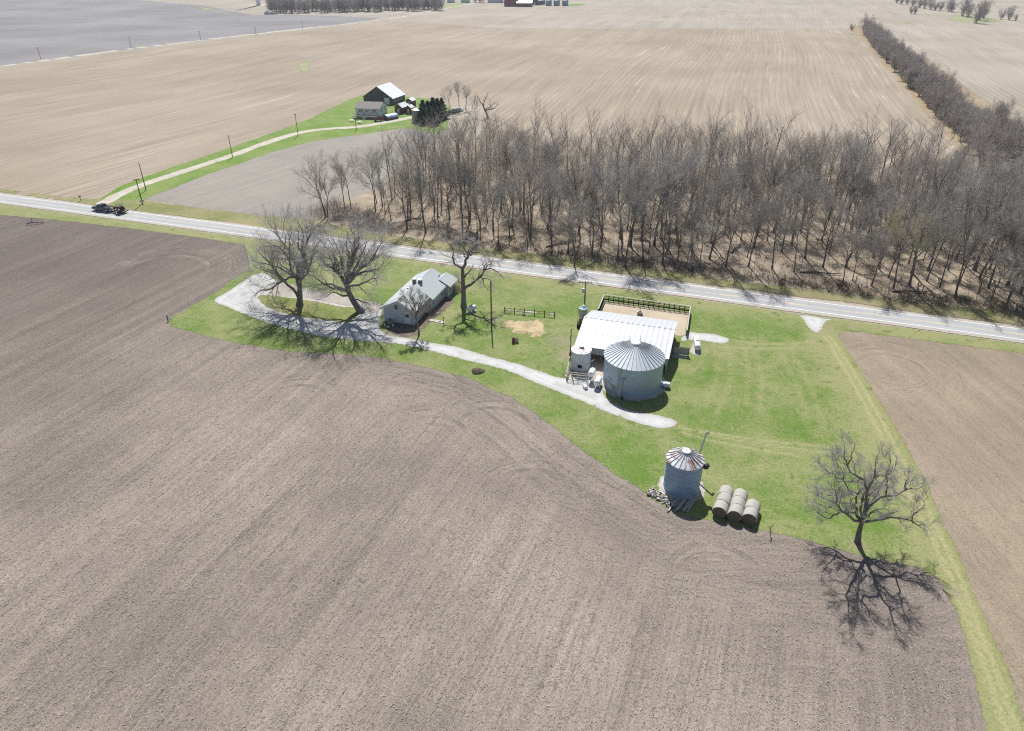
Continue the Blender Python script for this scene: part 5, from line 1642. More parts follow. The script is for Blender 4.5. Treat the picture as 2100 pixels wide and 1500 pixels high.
# hedgerow running away on the right
hp = [hedge_tree(10.5, 8.5), hedge_tree(9, 8), hedge_tree(12, 9), hedge_tree(8, 7)]
La = [np.array(G(*p)) for p in ((1768, 68), (1800, 112), (1862, 180), (1915, 236), (1958, 284), (2020, 335))]
Lb_ = [np.array(G(*p)) for p in ((1788, 70), (1826, 104), (1884, 152), (1944, 204), (2030, 264), (2150, 330))]
cnt = 0
segs = [(0, .0)]
for i in range(len(La) - 1):
    d = np.linalg.norm(La[i + 1] - La[i])
    k = max(2, int(d / 5.2))
    for j in range(k):
        for lane_ in range(2 + (i > 1) + (i > 3)):
            t = (j + rng.uniform(0, 1)) / k
            a = La[i] * (1 - t) + La[i + 1] * t; c = Lb_[i] * (1 - t) + Lb_[i + 1] * t
            w_ = (lane_ + rng.uniform(0.1, 0.7)) / (2 + (i > 1) + (i > 3))
            q = a * (1 - w_) + c * w_
            s = rng.uniform(0.6, 1.1)
            part = ["far end", "far stretch", "middle stretch", "near stretch", "near end"][i]
            side = "field side" if w_ < 0.5 else "right-hand side"
            plant(hp[int(rng.integers(0, 4))], ('h', int(cnt % 4)) if cnt < 4 else ('h', int(rng.integers(0, 4))), "hedgerow_tree", q, (s, s, s), rng.uniform(0, 6.28),
                  f"bushy bare tree in the {part} of the long diagonal hedgerow, {side}", "tree", "bushy bare trees of the hedgerow") if cnt >= 4 else \
                plant(hp[cnt], ('h', cnt), "hedgerow_tree", q, (s, s, s), rng.uniform(0, 6.28), f"bushy bare tree in the {part} of the long diagonal hedgerow, {side}", "tree", "bushy bare trees of the hedgerow")
            cnt += 1
o = plant(hp[3], ('h', 3), "hedgerow_tree", G(1746, 63), (0.6, 0.6, 0.6), 1.0, "small round bush just left of the far tip of the hedgerow", "bush", None)
o = plant(hp[2], ('h', 2), "hedgerow_tree", G(1777, 70), (1.25, 1.25, 1.2), 2.0, "tall rounded tree at the far tip of the hedgerow", "tree", None)
print('hedge', cnt)

# trees by the far farmyard
for (u, v, pr, s, lab) in ((921, 226, 4, .68, "leftmost bare tree behind the parked scrap in the far farmyard"), (942, 226, 5, .66, "tall narrow bare tree in the far farmyard beside the scrap cars"), (955, 226, 3, .58, "forked bare tree right of the scrap cars in the far farmyard"),
                           (975, 240, 9, .65, "pale thin bare tree between the forked tree and the crooked dead tree"), (866, 300, 9, .42, "small bare tree on the grey field in front of the pines")):
    plant(wp[pr], ('y', pr), "farmyard_tree", G(u, v), (s, s, s), u * 1.7, lab, "farmyard tree", "bare trees round the far farmyard")
hero_tree("yard_tree", "crooked dead tree with thick bare boughs at the far corner of the woodland", (1001, 243), (840, 150, 10.5), [(1690, 980), (1660, 880), (1620, 800), (1590, 720)],
          [([(1590, 725), (1540, 640), (1460, 510), (1450, 430)], 1, .6), ([(1595, 715), (1610, 600), (1650, 520), (1700, 400)], -1, .55), ([(1630, 820), (1650, 760), (1740, 740), (1720, 620), (1690, 560)], 1, .6), ([(1650, 820), (1720, 780), (1820, 770), (1890, 650), (1920, 560)], -1.2, .55), ([(1740, 740), (1800, 680), (1840, 620)], .6, .35)],
          0.42, 0, (4, .6), (4, 3), 1.6, m_bark, 0.05, 0.012)

# far trees along the horizon
k = 0
for (ua, va, ub, vb, n, lab) in ((556, 28, 908, 21, 96, "tree of the distant tree belt left of the red barns"),):
    for i in range(n):
        t = (i + rng.uniform(0, 1)) / n
        q = G(ua + (ub - ua) * t, va + (vb - va) * t + rng.uniform(-5, 1))
        pr = int(rng.integers(0, 10)); s = rng.uniform(0.8, 1.05)
        third = ["left part", "centre", "right part"][min(2, int(t * 3))]
        plant(hp[pr % 4], ('b', pr % 4), "belt_tree", q, (s * 1.4, s * 1.4, s * 1.55), rng.uniform(0, 6), f"far bare {lab}, {third}", "far tree", "trees of the distant tree belt")
for (u, v, s, lab) in ((1868, 29, .55, "left one of two small far trees standing in the pale field at the upper right"), (1876, 29, .6, "right one of two small far trees standing in the pale field at the upper right"),
                       (1973, 33, 1.05, "tall far tree left of the dense clump at the upper right"), (1984, 36, .8, "low far tree between the tall tree and the dense clump at the upper right"), (2000, 48, 1.0, "nearest far tree of the dense clump at the upper right"), (2008, 42, 1.05, "far tree on the right of the dense clump at the upper right"), (2016, 38, .9, "rearmost far tree of the dense clump at the upper right"),
                       (2053, 40, .65, "small far tree standing alone right of the clump at the upper right"), (2069, 41, .75, "second small far tree right of the clump at the upper right"), (2082, 43, .4, "low far bush at the extreme upper right")):
    pr = 8 if s > .7 else 3
    plant(hp[pr % 4], ('f', pr % 4), "field_tree", G(u, v), (s * 1.5, s * 1.5, s * 1.6), u * .7, lab, "far tree", None)
for i, (u, v, s) in enumerate(((1838, 7, .6), (1848, 9, .7), (1860, 10, .7), (1872, 13, .8), (1885, 16, .9), (1896, 18, .9), (1908, 20, .9), (1917, 22, .8), (1928, 22, .7), (1945, 24, 1.0), (1951, 25, .9))):
    pr = (8, 3, 0)[i % 3]
    plant(hp[pr % 4], ('f', pr % 4), "field_tree", G(u, v), (s * 1.5, s * 1.5, s * 1.3), u * .7, "far bare tree in the short slanting row at the top right", "far tree", "far trees in the slanting row")
for i, u in enumerate((975, 984, 990, 1030, 1075, 1090, 1105, 1141)):
    pr = (0, 8, 2)[i % 3]
    plant(hp[pr % 4], ('f', pr % 4), "field_tree", G(u, 5.5), (1.4, 1.4, 1.3), u * .7, "far bare tree among the buildings of the distant farmstead", "far tree", "far trees of the distant farmstead")

# brush along the ditch and saplings under the trees: uncountable stems
P_, n = [], 0
def stems(poly, cnt, hmin, hmax, rad, clump, name, label, mat, spread=0.35):
    poly = np.array(poly)
    lo, hi = poly.min(0), poly.max(0)
    C_ = rng.uniform(lo, hi, (cnt * 4, 2)); C_ = C_[inside(C_, poly)][:cnt]
    base = np.repeat(C_, clump, 0) + rng.normal(0, 0.4, (len(C_) * clump, 2))
    hs = np.repeat(rng.uniform(hmin, hmax, len(C_)), clump) * rng.uniform(0.6, 1.1, len(base))
    K = 4
    Pn = np.zeros((len(base), K, 3))
    d = norm(np.concatenate([rng.normal(0, spread, (len(base), 2)), np.ones((len(base), 1))], 1))
    Pn[:, 0, :2] = base
    for j in range(1, K):
        Pn[:, j] = Pn[:, j - 1] + d * (hs / (K - 1))[:, None]
        d = norm(d + rng.normal(0, 0.22, d.shape))
    Rn = np.linspace(1, 0.35, K)[None] * rng.uniform(0.6, 1.3, (len(base), 1)) * rad
    Pb, Rb = grow(Pn, Rn, 4, 0.3, 0.6, hs * 0.35, 3, 0.1, 0.2, 0.7, rad * 0.4, 0.3)
    me = mesh_np(name, [tubes(Pn, Rn, 3), tubes(Pb, Rb, 3)])
    o = link_mesh(name, me, mat)
    return tag(o, label, "brush", None, 'stuff')


m_brush = bark("dark_brush", (0.12, 0.095, 0.072), (0.19, 0.15, 0.115))
m_sap = bark("sapling_bark", (0.29, 0.26, 0.235), (0.36, 0.33, 0.30))
stems([rpt(124, RW + 6.0), rpt(150, RW + 4.5), rpt(270, RW + 4.2), rpt(300, RW + 4.5), rpt(300, RW + 10), rpt(250, RW + 10.5), rpt(170, RW + 8.5), rpt(124, RW + 8.0)], 2600, 0.9, 2.4, 0.022, 7, "brush", "dark leafless brush along the far side of the highway", m_brush, 0.5)
stems(wood_poly, 2600, 1.2, 7.0, 0.022, 2, "undergrowth", "thin bare saplings and undergrowth under the woodland trees", m_sap)
stems(gp([(625, 440), (690, 462), (780, 484), (830, 478), (740, 430), (690, 415)]), 260, 1.0, 3.4, 0.022, 7, "brush", "grey leafless brush at the left end of the woodland", m_sap, 0.5)
stems(gp([(925, 587), (942, 583), (948, 600), (932, 606)]), 16, 0.8, 1.5, 0.012, 16, "shrub", "reddish brown leafless shrub at the back corner of the farmhouse", bark("red_shrub", (0.2, 0.1, 0.075), (0.26, 0.15, 0.11)), 0.5)
stems(gp([(888, 652), (900, 640), (893, 632), (870, 656)]), 14, 0.6, 1.3, 0.012, 14, "shrub", "tan leafless shrub beside the young tree at the farmhouse", bark("tan_shrub", (0.26, 0.2, 0.15), (0.32, 0.26, 0.2)), 0.5)
for o in COL.objects:
    if o.name.startswith("shrub"): o["kind"] = ""; del o["kind"]; o["category"] = "shrub"


# pines of the far farmyard
def pine(h, w):
    n = int(4200)
    z = rng.uniform(0.06, 1, n) ** 0.9
    rad = w * (1.02 - z) ** 0.75 * np.sqrt(rng.uniform(0.25, 1, n)) * (0.8 + 0.25 * np.sin(z * 40))
    a = rng.uniform(0, 6.283, n)
    C_ = np.stack([rad * np.cos(a), rad * np.sin(a), z * h - rad * 0.18], 1)
    out = norm(np.stack([np.cos(a), np.sin(a), rng.normal(-0.1, 0.3, n)], 1))
    L = rng.uniform(0.35, 0.85, n)
    Pn = np.stack([C_ - out * (L / 2)[:, None], C_, C_ + out * (L / 2)[:, None] + rng.normal(0, 0.08, (n, 3))], 1)
    Rn = np.stack([np.full(n, 0.03), rng.uniform(0.07, 0.13, n), np.full(n, 0.02)], 1)
    cr = mesh_np("crown", [tubes(Pn, Rn, 3)])
    s = np.linspace(0, 1, 6)
    P0 = np.zeros((1, 6, 3)); P0[0, :, 2] = s * h * .95
    tr = mesh_np("trunk", [tubes(P0, (0.2 * (1 - s) + 0.02)[None], 6)], True)
    tr.materials.append(m_bark)
    return tr, cr, h


b = Mat("pine_needles")
n_ = b.noise(b.obj(), 1.5, 4, 0.7)
m_pine = b.finish(b.mix(b.step(n_, 0.35, 0.7), (0.030, 0.068, 0.034), (0.065, 0.125, 0.052)), 0.8, 0, 0.2)
pp = [pine(9.0, 4.2), pine(8.0, 3.8)]
for p_ in pp: p_[1].materials.append(m_pine)
for i, (u, v, s, lab) in enumerate(((869, 253, 1.0, "leftmost dark green pine beside the grey silo"), (879, 250, 1.02, "second dark pine from the silo with a pointed top"), (889, 250, 1.05, "middle dark pine of the group by the silo"), (899, 247, 1.08, "broad dark pine right of the middle of the group"), (907, 243, .9, "rightmost dark pine of the group by the scrap cars"), (890, 257, .8, "front low pine shading the orange brush pile"))):
    plant(pp[i % 2], ('p', i % 2), "pine_tree", G(u, v), (s, s, s), i * 1.3, lab, "pine tree", "pines of the far farmyard", 0.02)


# ---------------------------------------------------------------- poles
def pole(name, px, top, label, mat, r=0.14, arm=None, arm_az=0.0, group=None, lean=(0, 0), extra=None):
    x, y = G(*px)
    h = solve_z(x, y, top)
    o = empty(name, (x, y, 0), arm_az, label, "pole", group)
    MB().tube((0, 0, -0.2), (lean[0], lean[1], h), r, r * 0.7, 10).build("pole", mat, o, True)
    if arm:
        for z in ((h - 0.25,) if arm < 5 else (h - 0.25,)):
            MB().box(lean[0] - arm / 2, lean[0] + arm / 2, lean[1] - 0.06 - r, lean[1] - r + 0.04, z - 0.07, z + 0.07).build("crossarm", mat, o)
            ins = MB()
            for s in (-0.46, -0.22, 0.22, 0.46):
                MB().lathe([(0.05, 0), (0.07, 0.1), (0.03, 0.2)], (lean[0] + arm * s, lean[1] - r, z + 0.07), 8).build("insulator", M['glass'], o)
    return o, h


o, h = pole("utility_pole", (1197, 648), 577, "grey utility pole with crossarm and transformer behind the hopper bin at the barn", M['polewood'], 0.15, 2.5, -0.1)
MB().lathe([(0.26, h - 2.3), (0.28, h - 1.5), (0.2, h - 1.42)], (-0.33, -0.15, 0), 14).build("transformer", M['hopper'], o, True)
MB().tube((0.17, 0.05, 0), (0.16, 0.03, h - 2), 0.035).build("conduit", M['steel'], o)
o, h = pole("utility_pole", (1008, 672), 576, "plain reddish-brown wooden pole standing on the lawn beside the straw patch", M['redpole'], 0.15)
MB().tube((0.0, 0, h - 0.2), (0.35, -0.1, h - 0.05), 0.03).build("lamp_arm", M['steel'], o)
o, h = pole("service_pole", (1168, 752), 674, "dark service pole with meter boxes at the corner of the white bin", M['polewood'], 0.11, None)
MB().box(-0.2, 0.2, -0.3, -0.1, 1.2, 1.9).build("meter_box", M['steel'], o)
MB().box(-0.16, 0.16, -0.27, -0.1, 2.2, 2.7).build("switch_box", M['darkwood'], o)
MB().path([(0.12, -0.08, 0.0), (0.12, -0.06, 3.5), (-0.25, -0.1, h - 1)], 0.03).build("conduit", M['steel'], o)
ln_lab = {0: "dark utility pole at the corner of highway and farm lane", 1: "utility pole across the farm lane from the corner pole", 2: "utility pole halfway along the farm lane", 3: "utility pole where the farm lane bends", 4: "utility pole beside the far farmyard lawn chairs"}
for i, (px, top, arm) in enumerate((((292.5, 419), 367, 1.6), ((299.7, 391), 334, 0), ((477, 323), 276, 0), ((611.5, 278), 234, 0.8), ((731, 268), 233, 0))):
    o, h = pole("utility_pole", px, top, ln_lab[i], M['redpole'] if i == 0 else M['polewood'], 0.15 if i < 2 else 0.13, arm or None, 0.6, "utility poles along the farm lane")
    if i == 0:
        MB().box(-0.5, 0.5, -0.2, 0.1, 0.7, 1.2).build("meter_box", M['steel'], o)
pole("utility_pole", (820, 235), 206, "thin utility pole in front of the red sheds of the far farmyard", M['polewood'], 0.14, 1.2, 0.2)
for i, (bx_, by_, tx, ty) in enumerate(((84, 122, 76, 98), (269, 98, 263, 77), (412, 84, 407, 64.5), (525.5, 72.5, 522.5, 55.5), (621, 61, 618, 46))):
    o, h = pole("utility_pole", (bx_, by_), ty, ["leftmost", "second from left", "middle", "fourth from left", "rightmost"][i] + " of the five far poles along the gravel road at the upper left", M['polewood'], 0.17, 1.8, 0.3, "poles along the far gravel road")

# ---------------------------------------------------------------- white rusting bin and its pen
wc = (11.45, 101.35)
R3 = 1.63
zwe = solve_z(wc[0], wc[1] - R3, 727); zwp = solve_z(wc[0], wc[1], 711)
wb = empty("feed_bin", (*wc, 0), 0, "small white steel bin with rust-stained roof and black opening at the barn's front corner", "bin")
MB().lathe([(R3, 0.05), (R3, zwe)], n=40, cap=False).build("wall", M['whitebin'], wb, True)
rf = MB().lathe([(R3 + 0.08, zwe - 0.04), (R3 + 0.08, zwe + 0.02), (0.38, zwp - 0.08)], n=36, cap=False).build("roof", M['whiteroof'], wb)
MB().lathe([(0.4, zwp - 0.1), (0.4, zwp + 0.12), (0.3, zwp + 0.16)], n=18).build("roof_cap", M['steel'], rf)
m_ = MB()
a0 = -math.pi / 2 - 0.42
for i in range(4):
    b0, b1 = a0 + 0.11 * i, a0 + 0.11 * (i + 1)
    lo_ = 0.75 if i > 0 else 0.95
    m_.hexa([on_bin(b0, R3 - 0.02, lo_), on_bin(b0, R3 + 0.015, lo_), on_bin(b1, R3 + 0.015, 0.72), on_bin(b1, R3 - 0.02, 0.72)], [on_bin(b0, R3 - 0.02, 1.4 - .03 * i), on_bin(b0, R3 + 0.015, 1.4 - .03 * i), on_bin(b1, R3 + 0.015, 1.34 - .03 * i), on_bin(b1, R3 - 0.02, 1.34 - .03 * i)])
m_.build("opening", M['dark'], wb)
MB().tube((R3 - 0.05, -0.2, 1.1), (R3 + 0.5, -0.35, 1.6), 0.07).build("pipe", M['pipe'], wb)

A_, B_ = Vector((*G(1161, 779), 0)), Vector((*G(1203, 784), 0))
gt = empty("pipe_gate", (A_.x, A_.y, 0), math.atan2((B_ - A_).y, (B_ - A_).x), "rusty pale pipe gate panel in front of the white bin", "gate")
L = (B_ - A_).length
g = MB()
for z in (0.12, 0.62, 1.12, 1.5): g.tube((0, 0, z), (L, 0, z), 0.045)
for x in (0, L * 0.55, L): g.tube((x, 0, 0), (x, 0, 1.52), 0.055)
g.build("front_panel", M['pipe'], gt)
g = MB()
for z in (0.2, 0.7, 1.15, 1.5): g.tube((0, 0.1, z), (-0.05, 3.3, z), 0.04)
for y in (1.1, 2.2, 3.3): g.tube((0, y, 0), (0, y, 1.52), 0.05)
g.build("side_panel", M['pipe'], gt)
o = empty("bent_pipe", (A_.x, A_.y, 0), 0.1, "bent pale pipe arching beside the dark service pole", "pipe")
pts = [(0.0, 1.9, 0.0), (-0.35, 2.0, 1.2), (-0.2, 2.3, 2.0), (0.25, 2.6, 2.5)]
MB().path(pts, 0.05).build("pipe", M['pipe'], o)
MB().lathe([(0.12, -0.02), (0.12, 0.1), (0.06, 0.16)], pts[0], 10).build("footing", M['concrete'], o)


def barrel_tank(name, loc, rz, r, L, zc, label, cat, legs=True, dome=True, group=None):
    o = empty(name, (*loc, 0), rz, label, cat, group)
    n, prof = 20, []
    k = 5
    for j in range(k + 1): prof.append((r * math.sin(j / k * math.pi / 2) + 0.001, -L / 2 - r * 0.55 * math.cos(j / k * math.pi / 2)))
    for j in range(k + 1): prof.append((r * math.cos(j / k * math.pi / 2) + 0.001, L / 2 + r * 0.55 * math.sin(j / k * math.pi / 2)))
    m_ = MB().lathe(prof, (0, 0, 0), n)
    m_.v = [(x, z, zc + y) for x, y, z in m_.v]
    t_ = m_.build("tank", M['tank'], o, True)
    if dome: MB().lathe([(0.24 * r / .5, -0.05), (0.24 * r / .5, 0.12), (0.1, 0.2)], (0, 0, zc + r), 12).build("dome_lid", M['steel'], t_)
    if legs:
        for y in (-L * 0.3, L * 0.3):
            MB().box(-r * 0.75, r * 0.75, y - 0.08, y + 0.08, 0, zc - r * 0.62).build("saddle", M['concrete'], o)
    return o


x, y = G(1429, 716)
barrel_tank("propane_tank", ((G(1425, 722)[0] + G(1431, 701)[0]) / 2, (G(1425, 722)[1] + G(1431, 701)[1]) / 2 - 0.2), -0.17, 0.52, 3.3, 0.85, "long white propane tank on a gravel pad right of the barn", "propane tank")
sheet("tank_pad", gp([(1411, 724), (1428, 732), (1441, 727), (1437, 706), (1431, 697), (1419, 700)]), 0.068, m_pad, 0.8, 0.05, 0.4)
barrel_tank("propane_tank", G(967, 640), -0.95, 0.5, 1.5, 0.8, "short white propane tank under the pruned tree right of the farmhouse", "propane tank")
sheet("tank_pad", gp([(955, 641), (962, 648), (976, 644), (981, 636), (970, 632)]), 0.068, m_pad, 0.6, 0.05, 0.3)
for i, (px, lab) in enumerate((((1213, 783), "white fuel tank on a pipe stand next to the pipe gate"), ((1226, 795), "white fuel tank on a pipe stand next to the large galvanised bin"))):
    o = barrel_tank("fuel_tank", (G(*px)[0], G(*px)[1] + 0.3), -0.35, 0.52, 1.35 if i == 0 else 1.6, 1.55 if i == 0 else 1.05, lab, "fuel tank", False, False, "white fuel tanks by the gate")
    zc = 1.55 if i == 0 else 1.05
    st = MB()
    for sx in (-0.42, 0.42):
        for sy in (-0.6, 0.6): st.tube((sx * 1.25, sy * 1.15, 0), (sx * 0.8, sy, zc - 0.25), 0.045)
    for sy in (-0.6, 0.6): st.tube((-0.5, sy * 1.08, 0.45), (0.5, sy * 1.08, 0.45), 0.03)
    st.tube((0.45, -0.6, 0.4), (0.45, 0.6, 0.4), 0.03).tube((-0.45, -0.6, 0.4), (-0.45, 0.6, 0.4), 0.03)
    st.build("stand", M['pipe'], o)
    MB().path([(0, -0.75, zc), (0.1, -1.0, zc - 0.3), (0.15, -0.95, 0.3), (0.3, -0.8, 0.15)], 0.03).build("hose", M['black'], o)
o = empty("water_jug", (*G(1200, 797), 0), 0.4, "pale plastic drum lying in front of the fuel tanks", "drum")
m_ = MB().lathe([(0.2, -0.45), (0.3, -0.38), (0.3, 0.38), (0.2, 0.45)], (0, 0, 0), 14); m_.v = [(x, z, 0.3 + y) for x, y, z in m_.v]
m_.build("body", M['white'], o, True)
MB().tube((0, 0.44, 0.42), (0, 0.5, 0.42), 0.05).build("cap", M['black'], o)

# hopper bin
hc = G(1195, 663)
zh1 = solve_z(hc[0], hc[1] - 0.8, 636); zh0 = solve_z(hc[0], hc[1] - 0.8, 650); zht = solve_z(hc[0], hc[1], 628)
hb = empty("hopper_bin", (*hc, 0), 0, "narrow blue-grey hopper bin on legs between the utility pole and the barn", "feed bin")
MB().lathe([(0.16, zh0 - 1.0), (0.82, zh0), (0.82, zh1)], n=26, cap=False).build("body", M['hopper'], hb, True)
rf = MB().lathe([(0.86, zh1 - 0.02), (0.86, zh1 + 0.04), (0.22, zht)], n=26, cap=False).build("roof", M['hopper'], hb)
MB().lathe([(0.23, zht - 0.02), (0.23, zht + 0.15), (0.1, zht + 0.22)], n=14).build("lid", M['galvroof'], rf)
for k in range(4):
    a = math.pi / 4 + k * math.pi / 2
    MB().tube((0.84 * math.cos(a), 0.84 * math.sin(a), 0), (0.8 * math.cos(a), 0.8 * math.sin(a), zh0 + 0.3), 0.045).build("leg", M['steel'], hb)
MB().tube((-1.05, -0.3, 0.0), (-0.86, -0.1, zh1), 0.035).build("ladder_rail", M['pipe'], hb)
for i, (u, v) in enumerate(((1187, 668), (1190, 662), (1186, 673))):
    o = MB().lathe([(0.28, 0), (0.3, 0.4), (0.3, 0.8), (0.27, 0.85)], n=14).build("oil_drum", (M['rustred'], M['wood'], M['black'])[i], None, True, loc=(*G(u, v), 0.02))
    tag(o, ["rusty red drum at the foot of the hopper bin", "brown drum just behind the red drum at the hopper bin", "black drum nearest the barn wall below the hopper bin"][i], "drum", "drums at the hopper bin")

# old fence fragment on the lawn
fr = empty("garden_fence", (*G(1035, 641), 0), 0, "short run of dark post and rail fence on the lawn behind the straw patch", "fence")
a = Vector((*G(1035, 641), 0)); b_ = Vector((*G(1137, 650.5), 0)); d = b_ - a
for k in range(6):
    p = d * (k / 5)
    MB().box(p.x - 0.08, p.x + 0.08, p.y - 0.08, p.y + 0.08, -0.05, 1.15).build("post", M['darkwood'], fr)
rl = MB()
for z in (0.5, 0.95): rl.tube((0, -0.1, z), (d.x, d.y - 0.1, z), 0.05, n=5)
rl.build("rail", M['wood'], fr)
sheet("bare_strip", [tuple(G(*p)) for p in ((1036, 634), (1137, 642), (1139, 648), (1036, 640))], 0.057, m_pad, 0.8, 0.2, 0.4)
for (u, v, nm, lab, m_) in ((1053, 703, "burn_barrel", "rusty burn barrel on the lawn below the straw patch", M['rustred']), (1060, 702, "burn_barrel", "pale barrel beside the rusty burn barrel on the lawn", M['concrete'])):
    o = MB().lathe([(0.28, 0), (0.3, 0.3), (0.29, 0.6), (0.3, 0.85), (0.26, 0.85), (0.25, 0.3)], n=16).build(nm, m_, None, True, loc=(*G(u, v), 0.03))
    tag(o, lab, "barrel", None)
o = empty("salt_lick", (*G(1074, 646), 0.04), 0.3, "small white tub on the lawn in front of the dark rail fence", "tub")
MB().lathe([(0.3, 0), (0.36, 0.4), (0.33, 0.4), (0.28, 0.06)], n=14).build("tub", M['white'], o, True)
MB().tube((-0.36, 0, 0.38), (0.36, 0, 0.38), 0.02).build("handle", M['steel'], o)
sh_ = MB()
for _ in range(110):
    u, v = random.gauss(979, 4), random.gauss(763, 2.0)
    x, y = G(u, v); s = random.uniform(0.15, 0.4)
    rr = math.hypot((u - 979) / 14, (v - 763) / 8)
    sh_.lathe([(s, -0.05), (s * 0.75, 0.12 + 0.2 * max(0, 1 - rr)), (s * 0.2, 0.2 + 0.3 * max(0, 1 - rr))], (x, y, 0.03), 6)
tag(sh_.build("dirt_heap", plain("heap_soil", (0.14, 0.105, 0.075), 0.95, 0, 0.35, 3)), "low heap of dark earth on the grass below the driveway", "dirt heap")
o = empty("corner_post", (*G(345, 660), 0), 0, "dark corner post at the left tip of the lawn", "post")
MB().tube((0, 0, -0.1), (0.03, 0, 1.3), 0.09).build("post", M['darkwood'], o)
MB().tube((0, 0, 0.9), (0.5, 0.5, 0.0), 0.05).build("brace", M['darkwood'], o)
Pn = np.array([[[0, 0, 0], [0.05, 0.1, 0.5], [-0.05, 0.15, 1.0], [0.02, 0.25, 1.4]]]); Rn = np.array([[0.05, 0.04, 0.03, 0.02]])
P2, R2_ = grow(Pn, Rn, 9, 0.2, 0.7, 0.8, 4, 0.2, 0.2, 0.6, 0.008)
P3, R3_ = grow(P2, R2_, 5, 0.1, 0.6, 0.35, 3, 0.2, 0.2, 0.6, 0.006)
me = mesh_np("dead_sapling", [tubes(Pn, Rn, 5), tubes(P2, R2_, 4), tubes(P3, R3_, 3)])
tag(link_mesh("dead_sapling", me, m_bark, None, (*G(1579, 1100), 0)), "small dead sapling at the field edge right of the hay bales", "sapling")
Pn = np.array([[[0, 0, 0.3], [1.2, 0.5, 0.6], [2.6, 0.9, 0.45], [3.6, 1.4, 0.2]]]); Rn = np.array([[0.16, 0.13, 0.09, 0.05]])
P2, R2_ = grow(Pn, Rn, 8, 0.1, 0.9, 1.6, 5, 0.15, 0.2, 0.5, 0.02)
P3, R3_ = grow(P2, R2_, 5, 0.1, 0.6, 0.7, 3, 0.1, 0.2, 0.6, 0.012)
me = mesh_np("fallen_branch", [tubes(Pn, Rn, 6), tubes(P2, R2_, 4), tubes(P3, R3_, 3)])
tag(link_mesh("fallen_branch", me, m_bark, None, (*G(55, 462), 0)), "fallen dead branch at the left end of the dark tilled field", "branch")
for i, (u, v, ang, L) in enumerate(((1120, 508, .4, 7), (1640, 560, -.2, 9), (1830, 600, -.1, 8), (1500, 520, .9, 6), (1700, 600, 1.3, 6), (830, 455, .5, 6))):
    Pn = np.array([[[0, 0, 0.2], [L * .35, .3, .35], [L * .7, .1, .3], [L, .5, .5]]]); Rn = np.array([[0.2, 0.17, 0.12, 0.06]])
    P2, R2_ = grow(Pn, Rn, 5, 0.5, 0.8, 1.8, 4, 0.1, 0.2, 0.5, 0.02)
    me = mesh_np("fallen_log", [tubes(Pn, Rn, 7), tubes(P2, R2_, 4)])
    o = link_mesh("fallen_log", me, m_bark, None, (*G(u, v), 0)); o.rotation_euler = (0, 0, ang)
    tag(o, "fallen log on the brown woodland floor near the highway", "log", "fallen logs in the woodland")

# mailbox
mbx = empty("mailbox", (*G(166, 412), 0), -AZ, "dark mailbox on a post across the highway, left of the farm lane", "mailbox")
MB().box(-0.06, 0.06, -0.06, 0.06, 0, 1.1).build("post", M['wood'], mbx)
MB().extrude([(-0.14, 1.1), (0.14, 1.1), (0.14, 1.28), (0.09, 1.37), (0, 1.4), (-0.09, 1.37), (-0.14, 1.28)], 'y', -0.35, 0.3).build("box", M['black'], mbx)
MB().box(0.145, 0.16, -0.2, -0.15, 1.2, 1.5).build("flag", M['darkred'], mbx)


# ---------------------------------------------------------------- pickup and trailer
def wheel(parent, x, y, r, w):
    t = MB().tube((x, y - w / 2, r), (x, y + w / 2, r), r, n=20).build("wheel", M['tyre'], parent)
    MB().tube((x, y - w / 2 - 0.01, r), (x, y + w / 2 + 0.01, r), r * 0.6, n=16).build("rim", M['chrome'], t)


vx, vy = G(213, 433)
vang = math.atan2(-RD[1], -RD[0])             # heads left along the highway
pk = empty("pickup_truck", (vx, vy, 0.075), vang, "dark blue pickup truck stopped on the highway with the machine trailer behind it", "pickup truck")
b = MB()
b.extrude([(2.85, 0.55), (2.95, 0.75), (2.9, 1.05), (1.45, 1.18), (-2.9, 1.2), (-2.95, 0.6), (-2.2, 0.5), (2.3, 0.45)], 'y', -0.98, -0.94 + 1.92)
b = b.build("body", M['navy'], pk, bevel=0.05)
MB().hexa([(1.45, -0.9, 1.15), (1.45, 0.9, 1.15), (-0.75, 0.9, 1.15), (-0.75, -0.9, 1.15)][::-1], [(0.7, -0.74, 1.85), (0.7, 0.74, 1.85), (-0.6, 0.74, 1.85), (-0.6, -0.74, 1.85)][::-1]).build("cab", M['navy'], pk, bevel=0.05)
MB().hexa([(1.40, -0.80, 1.21), (1.40, 0.80, 1.21), (1.43, 0.80, 1.21), (1.43, -0.80, 1.21)][::-1], [(0.74, -0.68, 1.78), (0.74, 0.68, 1.78), (0.79, 0.68, 1.78), (0.79, -0.68, 1.78)][::-1]).build("windshield", M['glass'], pk)
for s in (-1, 1):
    MB().hexa([(1.1, s * 0.875, 1.22), (-0.6, s * 0.875, 1.22), (-0.6, s * 0.905, 1.22), (1.1, s * 0.905, 1.22)], [(0.68, s * 0.745, 1.76), (-0.52, s * 0.745, 1.76), (-0.52, s * 0.785, 1.76), (0.68, s * 0.785, 1.76)]).build("side_window", M['glass'], pk)
    MB().box(2.8, 2.96, s * 0.75 - 0.16, s * 0.75 + 0.16, 0.78, 0.95).build("headlight", M['lamp'], pk)
    MB().box(-2.97, -2.88, s * 0.86 - 0.07, s * 0.86 + 0.07, 0.8, 1.12).build("taillight", M['darkred'], pk)
    MB().box(0.85, 1.05, s * 1.08 - 0.1, s * 1.08 + 0.1, 1.2, 1.38).build("mirror", M['black'], pk)
MB().box(-0.62, -0.595, -0.66, 0.66, 1.25, 1.75).build("rear_window", M['glass'], pk)
